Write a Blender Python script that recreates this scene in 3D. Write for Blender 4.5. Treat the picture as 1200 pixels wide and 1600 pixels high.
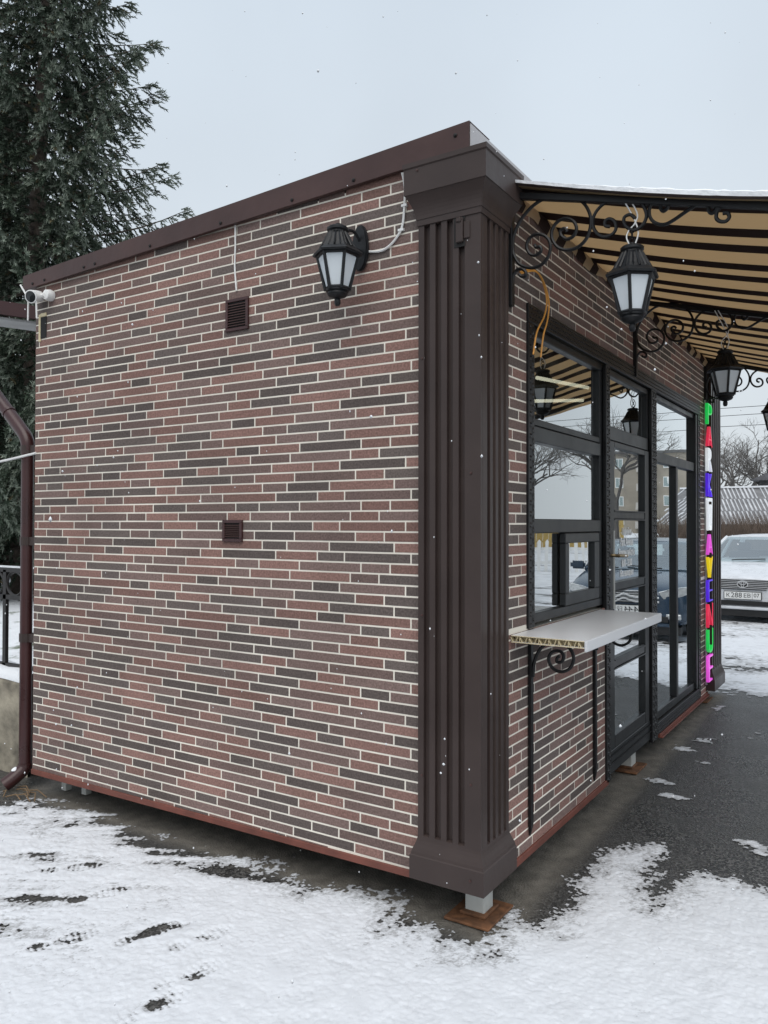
import bpy, bmesh, math, random
import numpy as np
from mathutils import Matrix, Vector
random.seed(7); rng = np.random.default_rng(11)
for _o in list(bpy.data.objects): bpy.data.objects.remove(_o)
scn = bpy.context.scene
COL = scn.collection
R = math.radians

# ------------------------------------------------------------------ camera
CAM = np.array([1.4422, -2.9706, 1.6919]); YAW, PITCH, ROLL = R(32.8428), R(0.8215), R(0.1022)
FPX = 1239.84                                    # focal length in pixels of a 1600 px tall frame
_f = np.array([-math.sin(YAW)*math.cos(PITCH), math.cos(YAW)*math.cos(PITCH), math.sin(PITCH)])
_r = np.cross(_f, [0, 0, 1]); _r /= np.linalg.norm(_r); _u = np.cross(_r, _f)
RT = _r*math.cos(ROLL) + _u*math.sin(ROLL); UP = -_r*math.sin(ROLL) + _u*math.cos(ROLL)
cd = bpy.data.cameras.new('camera'); cam = bpy.data.objects.new('camera', cd); COL.objects.link(cam)
cam.matrix_world = Matrix(((RT[0], UP[0], -_f[0], CAM[0]), (RT[1], UP[1], -_f[1], CAM[1]), (RT[2], UP[2], -_f[2], CAM[2]), (0, 0, 0, 1)))
cd.sensor_fit = 'VERTICAL'; cd.sensor_height = 36.0; cd.sensor_width = 27.0
cd.lens = FPX/1600*36.0; cd.clip_start = 0.05; cd.clip_end = 500
scn.camera = cam
scn.render.resolution_x = 768; scn.render.resolution_y = 1024

# ------------------------------------------------------------------ sky, sun, exposure
SUN_EL, SUN_AZ = R(58), R(150)                   # azimuth measured clockwise from +y
w = bpy.data.worlds.new('World'); scn.world = w; w.use_nodes = True
nt = w.node_tree; nt.nodes.clear()
out = nt.nodes.new('ShaderNodeOutputWorld')
sky = nt.nodes.new('ShaderNodeTexSky'); sky.sky_type = 'NISHITA'; sky.sun_disc = False
sky.sun_elevation = SUN_EL; sky.sun_rotation = SUN_AZ; sky.dust_density = 5; sky.air_density = 1.2
b1 = nt.nodes.new('ShaderNodeBackground'); b1.inputs[1].default_value = 0.09
nt.links.new(sky.outputs[0], b1.inputs[0])
tc = nt.nodes.new('ShaderNodeTexCoord')
nz = nt.nodes.new('ShaderNodeTexNoise'); nz.inputs['Scale'].default_value = 2.2; nz.inputs['Detail'].default_value = 5; nz.inputs['Roughness'].default_value = .45
nt.links.new(tc.outputs['Generated'], nz.inputs['Vector'])
sep = nt.nodes.new('ShaderNodeSeparateXYZ'); nt.links.new(tc.outputs['Generated'], sep.inputs[0])
rz = nt.nodes.new('ShaderNodeValToRGB'); nt.links.new(sep.outputs['Z'], rz.inputs[0])
rz.color_ramp.elements[0].position = 0.0; rz.color_ramp.elements[0].color = (.77, .825, .865, 1)
rz.color_ramp.elements[1].position = .75; rz.color_ramp.elements[1].color = (.655, .75, .85, 1)
mr = nt.nodes.new('ShaderNodeMapRange'); mr.inputs[1].default_value = .3; mr.inputs[2].default_value = .7; mr.inputs[3].default_value = .94; mr.inputs[4].default_value = 1.06
nt.links.new(nz.outputs['Fac'], mr.inputs[0])
mm = nt.nodes.new('ShaderNodeVectorMath'); mm.operation = 'SCALE'; nt.links.new(rz.outputs[0], mm.inputs[0]); nt.links.new(mr.outputs[0], mm.inputs['Scale'])
b2 = nt.nodes.new('ShaderNodeBackground'); b2.inputs[1].default_value = 0.74; nt.links.new(mm.outputs[0], b2.inputs[0])
mx = nt.nodes.new('ShaderNodeMixShader'); mx.inputs[0].default_value = .9
nt.links.new(b1.outputs[0], mx.inputs[1]); nt.links.new(b2.outputs[0], mx.inputs[2]); nt.links.new(mx.outputs[0], out.inputs[0])
sd = bpy.data.lights.new('sun', 'SUN'); sd.energy = 1.35; sd.angle = R(60); sd.color = (1.0, .95, .89)
so = bpy.data.objects.new('sun', sd); COL.objects.link(so)
_sv = Vector((math.sin(SUN_AZ)*math.cos(SUN_EL), math.cos(SUN_AZ)*math.cos(SUN_EL), math.sin(SUN_EL)))
so.rotation_euler = _sv.to_track_quat('Z', 'Y').to_euler(); so.location = (3, -6, 9)
vs = scn.view_settings; vs.view_transform = 'Standard'; vs.look = 'None'; vs.exposure = 0.46; vs.gamma = 1.0; vs.use_curve_mapping = False

# ------------------------------------------------------------------ helpers
def proj(p):
    d = np.asarray(p, float) - CAM; q = d @ _f
    return 600 + FPX*(d @ RT)/q, 800 - FPX*(d @ UP)/q, q
def gz(x, y): return .018*np.clip(y, -12, 18)
class MB:
    def __init__(s): s.v = []; s.f = []; s.m = []; s.mi = 0
    def add(s, vs_, fs):
        n = len(s.v); s.v += [tuple(map(float, a)) for a in vs_]
        for f in fs: s.f.append(tuple(n+i for i in f)); s.m.append(s.mi)
        return s
    def box(s, x0, x1, y0, y1, z0, z1):
        return s.add([(x0,y0,z0),(x1,y0,z0),(x1,y1,z0),(x0,y1,z0),(x0,y0,z1),(x1,y0,z1),(x1,y1,z1),(x0,y1,z1)],
                     [(0,3,2,1),(4,5,6,7),(0,1,5,4),(1,2,6,5),(2,3,7,6),(3,0,4,7)])
    def hexa(s, p): return s.add(p, [(0,3,2,1),(4,5,6,7),(0,1,5,4),(1,2,6,5),(2,3,7,6),(3,0,4,7)])
    def tube(s, path, r, n=6, caps=True, sq=False):
        P = [Vector(p) for p in path]; k = len(P)
        rr = r if isinstance(r, (list, tuple)) else [r]*k
        vs_ = []; up = None
        for i in range(k):
            t = (P[min(i+1, k-1)] - P[max(i-1, 0)]).normalized()
            if up is None:
                a = Vector((0, 0, 1)) if abs(t.z) < .9 else Vector((0, 1, 0))
                up = (a - t*a.dot(t)).normalized()
            else:
                up = up - t*up.dot(t)
                up = up.normalized() if up.length > 1e-6 else t.orthogonal().normalized()
            sd_ = t.cross(up)
            for j in range(n):
                an = 2*math.pi*(j + (.5 if sq else 0))/n
                vs_.append(P[i] + (up*math.cos(an) + sd_*math.sin(an))*rr[i])
        fs = []
        for i in range(k-1):
            for j in range(n):
                a = i*n+j; b = i*n+(j+1) % n; fs.append((a, b, b+n, a+n))
        if caps: fs.append(tuple(range(n-1, -1, -1))); fs.append(tuple((k-1)*n+j for j in range(n)))
        return s.add(vs_, fs)
    def lathe(s, prof, c=(0, 0, 0), n=16, ph=0.0, sy=1.0):
        vs_ = []
        for r_, z in prof:
            for j in range(n):
                a = 2*math.pi*j/n + ph; vs_.append((c[0]+r_*math.cos(a), c[1]+r_*math.sin(a)*sy, c[2]+z))
        fs = []
        for i in range(len(prof)-1):
            for j in range(n):
                a = i*n+j; b = i*n+(j+1) % n; fs.append((a, b, b+n, a+n))
        fs.append(tuple(range(n-1, -1, -1))); fs.append(tuple((len(prof)-1)*n+j for j in range(n)))
        return s.add(vs_, fs)
    def prism(s, poly, fn, t0, t1):            # poly (a,b) -> fn(a,b,t)
        n = len(poly); vs_ = [fn(a, b, t0) for a, b in poly] + [fn(a, b, t1) for a, b in poly]
        fs = [tuple(range(n-1, -1, -1)), tuple(range(n, 2*n))] + [(i, (i+1) % n, n+(i+1) % n, n+i) for i in range(n)]
        return s.add(vs_, fs)
    def mesh(s, name, mats, bevel=0, smooth=False, fix=True, seg=1):
        me = bpy.data.meshes.new(name); me.from_pydata(s.v, [], s.f)
        for m in (mats if isinstance(mats, (list, tuple)) else [mats]): me.materials.append(m)
        if len(me.materials) > 1: me.polygons.foreach_set('material_index', s.m)
        if fix or bevel:
            bm = bmesh.new(); bm.from_mesh(me)
            if fix: bmesh.ops.recalc_face_normals(bm, faces=bm.faces)
            if bevel: bmesh.ops.bevel(bm, geom=[e for e in bm.edges if len(e.link_faces) == 2 and e.calc_face_angle(0) > .35], offset=bevel, segments=seg, affect='EDGES', clamp_overlap=True)
            bm.to_mesh(me); bm.free()
        if smooth:
            me.polygons.foreach_set('use_smooth', [True]*len(me.polygons))
            try: me.set_sharp_from_angle(angle=R(38))
            except Exception: pass
        me.update(); return me
    def build(s, name, mats, parent=None, **k):
        return obj(name, s.mesh(name, mats, **k), parent)
def obj(name, me, parent=None):
    o = bpy.data.objects.new(name, me); COL.objects.link(o)
    if parent is not None: o.parent = parent
    return o
def thing(name, label, cat, loc=(0, 0, 0), rz_=0, group=None):
    o = bpy.data.objects.new(name, None); COL.objects.link(o); o.empty_display_size = .1
    o.location = loc; o.rotation_euler = (0, 0, rz_)
    return tag(o, label, cat, group)
def tag(o, label, cat, group=None, kind=None):
    o['label'] = label; o['category'] = cat
    if group: o['group'] = group
    if kind: o['kind'] = kind
    return o
def struct(o, label=None, kind='structure'):
    o['kind'] = kind
    if label: o['label'] = label
    return o
def copy_tree(o, parent=None):
    c = o.copy(); COL.objects.link(c); c.parent = parent
    for ch in list(o.children): copy_tree(ch, c)
    return c
def crom(pts, n=5):                              # Catmull-Rom through points
    P = [np.array(p, float) for p in pts]; o = []
    for i in range(len(P)-1):
        a, b, c, d = P[max(i-1, 0)], P[i], P[i+1], P[min(i+2, len(P)-1)]
        for k in range(n):
            t = k/n; o.append(.5*((2*b)+(c-a)*t+(2*a-5*b+4*c-d)*t*t+(3*b-a-3*c+d)*t**3))
    o.append(P[-1]); return o
def from_np(name, V, F, mats, smooth=False, mi=None):
    me = bpy.data.meshes.new(name); V = np.asarray(V, np.float32); F = np.asarray(F, np.int32); k = F.shape[1]
    me.vertices.add(len(V)); me.vertices.foreach_set('co', V.ravel())
    me.loops.add(F.size); me.loops.foreach_set('vertex_index', F.ravel())
    me.polygons.add(len(F)); me.polygons.foreach_set('loop_start', np.arange(0, F.size, k, dtype=np.int32))
    try: me.polygons.foreach_set('loop_total', np.full(len(F), k, np.int32))
    except Exception: pass
    for m in (mats if isinstance(mats, (list, tuple)) else [mats]): me.materials.append(m)
    if mi is not None: me.polygons.foreach_set('material_index', np.asarray(mi, np.int32))
    if smooth: me.polygons.foreach_set('use_smooth', np.ones(len(F), bool))
    me.update(calc_edges=True); me.validate(); return me
def vnoise(x, y, seed=0):
    xi = np.floor(x).astype(np.int64); yi = np.floor(y).astype(np.int64); fx = x-xi; fy = y-yi
    fx = fx*fx*(3-2*fx); fy = fy*fy*(3-2*fy)
    def h(a, b):
        n = (a*374761393 + b*668265263 + seed*974711) & 0x7fffffff
        n = ((n ^ (n >> 13))*1274126177) & 0x7fffffff
        return ((n ^ (n >> 16)) & 0xffff)/65535.0
    return (h(xi, yi)*(1-fx)+h(xi+1, yi)*fx)*(1-fy) + (h(xi, yi+1)*(1-fx)+h(xi+1, yi+1)*fx)*fy
def fbm(x, y, oct_=4, seed=0):
    s = 0; a = .5; t = 0
    for o in range(oct_): s = s+a*vnoise(x*2**o, y*2**o, seed+o); t += a; a *= .5
    return s/t
def text_mesh(body, size, mat, extrude=.001, align='CENTER', bevel=0, bold=0):
    cu = bpy.data.curves.new('txt', 'FONT'); cu.body = body; cu.size = size; cu.extrude = extrude; cu.align_x = align
    cu.bevel_depth = bevel; cu.resolution_u = 3; cu.offset = bold
    o = bpy.data.objects.new('txt', cu); COL.objects.link(o)
    dg = bpy.context.evaluated_depsgraph_get(); me = bpy.data.meshes.new_from_object(o.evaluated_get(dg))
    bpy.data.objects.remove(o); me.materials.clear(); me.materials.append(mat); return me
FRONT = Matrix(((0, 0, 1, 0), (1, 0, 0, 0), (0, 1, 0, 0), (0, 0, 0, 1)))      # text plane -> facing +x
CARF = Matrix(((1, 0, 0, 0), (0, 0, -1, 0), (0, 1, 0, 0), (0, 0, 0, 1)))      # text plane -> facing -y

# ------------------------------------------------------------------ materials
def pm(name, col, rough=.6, metal=0.0, var=.12, scale=8.0, bump=.0, bscale=80.0, spec=.5, rvar=0.0, coat=0.0, detail=4, bdist=.002, emit=None, es=1.0):
    m = bpy.data.materials.new(name); m.use_nodes = True; t = m.node_tree; L = t.links.new
    p = t.nodes['Principled BSDF']; p.inputs['Roughness'].default_value = rough; p.inputs['Metallic'].default_value = metal
    p.inputs['Specular IOR Level'].default_value = spec; p.inputs['Coat Weight'].default_value = coat
    g = t.nodes.new('ShaderNodeNewGeometry')
    n = t.nodes.new('ShaderNodeTexNoise'); n.inputs['Scale'].default_value = scale; n.inputs['Detail'].default_value = detail
    L(g.outputs['Position'], n.inputs['Vector'])
    r = t.nodes.new('ShaderNodeValToRGB'); L(n.outputs['Fac'], r.inputs[0])
    r.color_ramp.elements[0].position = .3; r.color_ramp.elements[1].position = .7
    r.color_ramp.elements[0].color = (*[c*(1-var) for c in col], 1); r.color_ramp.elements[1].color = (*[min(1, c*(1+var)) for c in col], 1)
    L(r.outputs[0], p.inputs['Base Color'])
    if rvar:
        q = t.nodes.new('ShaderNodeMapRange'); q.inputs[3].default_value = rough-rvar; q.inputs[4].default_value = rough+rvar
        q.inputs[1].default_value = .3; q.inputs[2].default_value = .7; L(n.outputs['Fac'], q.inputs[0]); L(q.outputs[0], p.inputs['Roughness'])
    if bump:
        n2 = t.nodes.new('ShaderNodeTexNoise'); n2.inputs['Scale'].default_value = bscale; n2.inputs['Detail'].default_value = 3
        L(g.outputs['Position'], n2.inputs['Vector'])
        b = t.nodes.new('ShaderNodeBump'); b.inputs['Strength'].default_value = bump; b.inputs['Distance'].default_value = bdist
        L(n2.outputs['Fac'], b.inputs['Height']); L(b.outputs[0], p.inputs['Normal'])
    if emit:
        p.inputs['Emission Color'].default_value = (*emit, 1); p.inputs['Emission Strength'].default_value = es
    return m
M = {}
M['grout'] = pm('grout', (.80, .75, .66), .9, var=.12, scale=3, bump=.3, bscale=260)
BR = []
for base in ((.236, .137, .116), (.180, .124, .111), (.122, .098, .090)):
    BR.append([])
    for k in range(3):
        f = .86+.14*k
        m = pm('brick_clay', tuple(c*f for c in base),   .82, var=.30, scale=110, bump=.6, bscale=240, spec=.3, detail=6, bdist=.0025)
        BR[-1].append(m)
GRIME = BR[0]+BR[1]+BR[2]+[M['grout']]
for m in GRIME:
    t = m.node_tree; p = t.nodes['Principled BSDF']; src = p.inputs['Base Color'].links[0].from_socket
    g = t.nodes.new('ShaderNodeNewGeometry'); n = t.nodes.new('ShaderNodeTexNoise'); n.inputs['Scale'].default_value = 1.7; n.inputs['Detail'].default_value = 7; n.inputs['Roughness'].default_value = .62
    t.links.new(g.outputs['Position'], n.inputs['Vector']); r = t.nodes.new('ShaderNodeMapRange'); r.inputs[1].default_value = .32; r.inputs[2].default_value = .68; r.inputs[3].default_value = .84; r.inputs[4].default_value = 1.12
    t.links.new(n.outputs['Fac'], r.inputs[0]); v = t.nodes.new('ShaderNodeVectorMath'); v.operation = 'SCALE'; t.links.new(src, v.inputs[0]); t.links.new(r.outputs[0], v.inputs['Scale']); t.links.new(v.outputs[0], p.inputs['Base Color'])
M['brown'] = pm('brown_painted_steel', (.050, .036, .033), .42, var=.14, scale=3, bump=.35, bscale=7, spec=.28, rvar=.09, bdist=.012)
M['fascia'] = pm('brown_fascia_steel', (.066, .036, .033), .38, var=.18, scale=3, bump=.4, bscale=6, bdist=.015, spec=.3, rvar=.08)
M['maroon'] = pm('maroon_steel', (.045, .014, .014), .32, var=.18, scale=6, spec=.5, rvar=.08)
M['strip'] = pm('red_primer', (.150, .046, .031), .6, var=.22, scale=9, bump=.15, bscale=90)
M['black'] = pm('black_iron', (.008, .008, .009), .42, spec=.35, var=.2, scale=30, bump=.15, bscale=150)
M['lantern'] = pm('black_cast_metal', (.010, .011, .013), .46, spec=.35, var=.25, scale=40, bump=.4, bscale=90)
M['frost'] = pm('frosted_panel', (.68, .73, .77), .35, var=.04, scale=6)
M['anth'] = pm('anthracite_frame', (.018, .0195, .021), .36, spec=.3, var=.12, scale=6, rvar=.06)
M['rust'] = pm('rusty_steel', (.135, .060, .026), .8, var=.6, scale=22, bump=.5, bscale=70)
M['galv'] = pm('grey_steel', (.42, .43, .41), .5, var=.12, scale=12)
M['pvc'] = pm('white_pvc', (.66, .67, .69), .34, var=.015, scale=5)
M['pvc_cut'] = pm('cream_cut_edge', (.66, .56, .36), .6, var=.12, scale=40)
M['white'] = pm('white_plastic', (.78, .78, .77), .4, var=.05)
M['darkin'] = pm('dark_gap', (.012, .011, .011), .8)  # near-black painted for the shade in gaps; screws and chassis share it
M['lens'] = pm('camera_lens', (.01, .012, .014), .12, spec=.6)
M['orange'] = pm('orange_wire', (.72, .34, .07), .45, var=.1)
M['inner'] = pm('interior_board', (.16, .15, .14), .7, var=.15, scale=3)
M['innerfl'] = pm('interior_floor', (.10, .085, .07), .6, var=.2, scale=3)
M['tube'] = pm('led_tube', (.9, .88, .75), .4, emit=(1.0, .93, .70), es=1.3)
M['conc'] = pm('stained_concrete', (.28, .25, .195), .92, var=.62, scale=5.5, bump=.9, bscale=22, detail=12, bdist=.008)
M['fence'] = pm('dark_fence_paint', (.020, .018, .018), .5, var=.2, scale=20)
M['snow'] = pm('snow', (.70, .725, .765), .75, var=.05, scale=9, bump=.32, bscale=260, spec=.25, bdist=.006)
def _thin():
    t = M['snow'].node_tree; L = t.links.new; p = t.nodes['Principled BSDF']; src = p.inputs['Base Color'].links[0].from_socket
    at_ = t.nodes.new('ShaderNodeAttribute'); at_.attribute_name = 'thick'
    g = t.nodes.new('ShaderNodeNewGeometry'); n = t.nodes.new('ShaderNodeTexNoise'); n.inputs['Scale'].default_value = 140; n.inputs['Detail'].default_value = 2; L(g.outputs['Position'], n.inputs['Vector'])
    a_ = t.nodes.new('ShaderNodeMath'); a_.operation = 'ADD'; L(at_.outputs['Fac'], a_.inputs[0]); L(n.outputs['Fac'], a_.inputs[1])
    r = t.nodes.new('ShaderNodeMapRange'); r.inputs[1].default_value = .45; r.inputs[2].default_value = 1.25; L(a_.outputs[0], r.inputs[0])
    mx_ = t.nodes.new('ShaderNodeMix'); mx_.data_type = 'RGBA'; L(r.outputs[0], mx_.inputs['Factor']); mx_.inputs['A'].default_value = (.34, .345, .355, 1); L(src, mx_.inputs['B']); L(mx_.outputs['Result'], p.inputs['Base Color'])
_thin()
M['snowcap'] = pm('settled_snow', (.80, .82, .85), .8, var=.03, scale=9, bump=.5, bscale=60, spec=.25, bdist=.01)
M['brass'] = pm('worn_brass', (.30, .22, .12), .35, metal=.8, var=.3, scale=60)
def glass_mat(name, tint, k, add):
    m = bpy.data.materials.new(name); m.use_nodes = True; t = m.node_tree; t.nodes.clear(); L = t.links.new
    o = t.nodes.new('ShaderNodeOutputMaterial'); g = t.nodes.new('ShaderNodeBsdfGlossy'); g.inputs['Roughness'].default_value = .004
    g.inputs['Color'].default_value = (.93, .96, .97, 1)
    tr = t.nodes.new('ShaderNodeBsdfTransparent'); tr.inputs[0].default_value = (*tint, 1)
    fr = t.nodes.new('ShaderNodeFresnel'); fr.inputs[0].default_value = 1.52
    a = t.nodes.new('ShaderNodeMath'); a.operation = 'MULTIPLY_ADD'; a.inputs[1].default_value = k; a.inputs[2].default_value = add; a.use_clamp = True
    geo = t.nodes.new('ShaderNodeNewGeometry'); nn = t.nodes.new('ShaderNodeTexNoise'); nn.inputs['Scale'].default_value = 1.6; nn.inputs['Detail'].default_value = 1
    bp = t.nodes.new('ShaderNodeBump'); bp.inputs['Strength'].default_value = .06; bp.inputs['Distance'].default_value = .02
    L(geo.outputs['Position'], nn.inputs['Vector']); L(nn.outputs['Fac'], bp.inputs['Height']); L(bp.outputs[0], g.inputs['Normal'])
    mx_ = t.nodes.new('ShaderNodeMixShader'); L(fr.outputs[0], a.inputs[0]); bf = t.nodes.new('ShaderNodeMath'); bf.operation = 'MULTIPLY_ADD'; bf.inputs[1].default_value = -1; bf.inputs[2].default_value = 1; L(geo.outputs['Backfacing'], bf.inputs[0]); ml = t.nodes.new('ShaderNodeMath'); ml.operation = 'MULTIPLY'; L(a.outputs[0], ml.inputs[0]); L(bf.outputs[0], ml.inputs[1]); L(ml.outputs[0], mx_.inputs[0]); L(tr.outputs[0], mx_.inputs[1]); L(g.outputs[0], mx_.inputs[2]); L(mx_.outputs[0], o.inputs[0])
    return m
M['glass'] = glass_mat('window_glass', (.80, .83, .83), 2.1, .30)
M['carglass'] = glass_mat('car_glass', (.66, .74, .74), 1.2, .25)
def stripe_mat():
    m = bpy.data.materials.new('striped_awning_fabric'); m.use_nodes = True; t = m.node_tree; L = t.links.new
    p = t.nodes['Principled BSDF']; p.inputs['Roughness'].default_value = .85; p.inputs['Specular IOR Level'].default_value = .2
    g = t.nodes.new('ShaderNodeNewGeometry'); s = t.nodes.new('ShaderNodeSeparateXYZ'); L(g.outputs['Position'], s.inputs[0])
    def mth(op, a, b=None):
        n = t.nodes.new('ShaderNodeMath'); n.operation = op
        if isinstance(a, (int, float)): n.inputs[0].default_value = a
        else: L(a, n.inputs[0])
        if b is not None:
            if isinstance(b, (int, float)): n.inputs[1].default_value = b
            else: L(b, n.inputs[1])
        return n.outputs[0]
    y = mth('DIVIDE', mth('ADD', s.outputs['Y'], 10*.53-.595), .53)
    fr = mth('FRACT', y)
    d1 = mth('LESS_THAN', fr, .215)
    d2 = mth('MULTIPLY', mth('GREATER_THAN', fr, .425), mth('LESS_THAN', fr, .64))
    dk = mth('ADD', d1, d2)
    n1 = t.nodes.new('ShaderNodeTexNoise'); n1.inputs['Scale'].default_value = 4; n1.inputs['Detail'].default_value = 5; L(g.outputs['Position'], n1.inputs['Vector'])
    def ramp(a, b):
        r = t.nodes.new('ShaderNodeValToRGB'); r.color_ramp.elements[0].position = .3; r.color_ramp.elements[1].position = .7
        r.color_ramp.elements[0].color = (*a, 1); r.color_ramp.elements[1].color = (*b, 1); L(n1.outputs['Fac'], r.inputs[0]); return r.outputs[0]
    mxr = t.nodes.new('ShaderNodeMix'); mxr.data_type = 'RGBA'; L(dk, mxr.inputs['Factor'])
    L(ramp((.42, .31, .185), (.50, .38, .24)), mxr.inputs['A']); L(ramp((.036, .024, .021), (.050, .033, .029)), mxr.inputs['B'])
    L(mxr.outputs['Result'], p.inputs['Base Color'])
    tl = t.nodes.new('ShaderNodeBsdfTranslucent'); mx2 = t.nodes.new('ShaderNodeMix'); mx2.data_type = 'RGBA'; L(dk, mx2.inputs['Factor']); mx2.inputs['A'].default_value = (.72, .59, .42, 1); mx2.inputs['B'].default_value = (.075, .048, .040, 1); L(mx2.outputs['Result'], tl.inputs[0])
    ms = t.nodes.new('ShaderNodeMixShader'); ms.inputs[0].default_value = .55
    L(p.outputs[0], ms.inputs[1]); L(tl.outputs[0], ms.inputs[2]); L(ms.outputs[0], t.nodes['Material Output'].inputs[0])
    return m
M['awning'] = stripe_mat()
def ground_mat():
    m = bpy.data.materials.new('wet_asphalt'); m.use_nodes = True; t = m.node_tree; L = t.links.new
    p = t.nodes['Principled BSDF']; g = t.nodes.new('ShaderNodeNewGeometry')
    s = t.nodes.new('ShaderNodeSeparateXYZ'); L(g.outputs['Position'], s.inputs[0])
    def noise(sc, de=4, ro=.5):
        n = t.nodes.new('ShaderNodeTexNoise'); n.inputs['Scale'].default_value = sc; n.inputs['Detail'].default_value = de; n.inputs['Roughness'].default_value = ro
        L(g.outputs['Position'], n.inputs['Vector']); return n.outputs['Fac']
    def mth(op, a, b=None, c=None, cl=False):
        n = t.nodes.new('ShaderNodeMath'); n.operation = op; n.use_clamp = cl
        for i, v in enumerate((a, b, c)):
            if v is None: continue
            if isinstance(v, (int, float)): n.inputs[i].default_value = v
            else: L(v, n.inputs[i])
        return n.outputs[0]
    def mr_(v, a, b, c=0.0, d=1.0):
        n = t.nodes.new('ShaderNodeMapRange'); n.interpolation_type = 'SMOOTHSTEP'; L(v, n.inputs[0])
        for i, q in enumerate((a, b, c, d)): n.inputs[1+i].default_value = q
        return n.outputs[0]
    def mix(f, a, b):
        n = t.nodes.new('ShaderNodeMix'); n.data_type = 'RGBA'
        L(f, n.inputs['Factor'])
        for k, v in (('A', a), ('B', b)):
            if isinstance(v, tuple): n.inputs[k].default_value = (*v, 1)
            else: L(v, n.inputs[k])
        return n.outputs['Result']
    vo = t.nodes.new('ShaderNodeTexVoronoi'); vo.inputs['Scale'].default_value = 105; L(g.outputs['Position'], vo.inputs['Vector'])
    agg = mix(mr_(vo.outputs['Color'], .35, .95), (.022, .022, .021), (.15, .147, .14))
    big = noise(1.3, 5)
    asp = mix(mr_(big, .35, .68), agg, mix(mr_(noise(60), .3, .7), (.032, .032, .032), (.095, .092, .087)))
    # sheltered dry strip below the kiosk
    inx = mth('MULTIPLY', mr_(s.outputs['X'], -3.3, -3.1), mr_(s.outputs['X'], .16, .04))
    iny = mth('MULTIPLY', mr_(s.outputs['Y'], -.10, .02), mr_(s.outputs['Y'], 5.2, 4.9))
    dry = mth('MULTIPLY', mth('MULTIPLY', inx, iny), mr_(noise(5, 6), .25, .55, .55, 1.0))
    asp = mix(dry, asp, mix(mr_(noise(14, 6), .3, .7), (.115, .105, .09), (.19, .175, .15)))
    # packed snow farther out on the lot and on the lawn
    mapn = t.nodes.new('ShaderNodeMapping'); mapn.inputs['Scale'].default_value = (.35, 1.2, 1); L(g.outputs['Position'], mapn.inputs[0])
    ns = t.nodes.new('ShaderNodeTexNoise'); ns.inputs['Scale'].default_value = 1.5; ns.inputs['Detail'].default_value = 8; ns.inputs['Roughness'].default_value = .6; L(mapn.outputs[0], ns.inputs['Vector'])
    far = mth('MAXIMUM', mr_(s.outputs['Y'], 9.5, 12.0), mth('MAXIMUM', mr_(s.outputs['X'], -5.5, -6.5), mr_(s.outputs['X'], 4.6, 6.5)))
    sn = mr_(mth('ADD', ns.outputs['Fac'], mth('MULTIPLY', far, .62)), .95, 1.06)
    col = mix(sn, asp, mix(mr_(noise(3), .3, .7), (.62, .64, .67), (.78, .80, .83)))
    L(col, p.inputs['Base Color'])
    ro = mth('ADD', mr_(big, .3, .7, .20, .46), mth('MULTIPLY', mth('MAXIMUM', sn, dry), .3), None, True); L(ro, p.inputs['Roughness'])
    bp = t.nodes.new('ShaderNodeBump'); bp.inputs['Strength'].default_value = .8; bp.inputs['Distance'].default_value = .005
    L(mth('ADD', vo.outputs['Distance'], noise(300, 2)), bp.inputs['Height']); L(bp.outputs[0], p.inputs['Normal'])
    return m
M['ground'] = ground_mat()
def lawn_mat():
    m = pm('snowy_lawn', (.74, .76, .79), .85, var=.06, scale=4, bump=.6, bscale=25, bdist=.02)
    t = m.node_tree; L = t.links.new; p = t.nodes['Principled BSDF']
    src = p.inputs['Base Color'].links[0].from_socket
    g = t.nodes.new('ShaderNodeNewGeometry'); n = t.nodes.new('ShaderNodeTexNoise'); n.inputs['Scale'].default_value = 1.1; n.inputs['Detail'].default_value = 9; n.inputs['Roughness'].default_value = .68
    L(g.outputs['Position'], n.inputs['Vector']); r = t.nodes.new('ShaderNodeMapRange'); r.inputs[1].default_value = .53; r.inputs[2].default_value = .62; L(n.outputs['Fac'], r.inputs[0])
    mx_ = t.nodes.new('ShaderNodeMix'); mx_.data_type = 'RGBA'; L(r.outputs[0], mx_.inputs['Factor']); L(src, mx_.inputs['A']); mx_.inputs['B'].default_value = (.075, .10, .045, 1)
    L(mx_.outputs['Result'], p.inputs['Base Color']); return m
M['lawn'] = lawn_mat()

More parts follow.
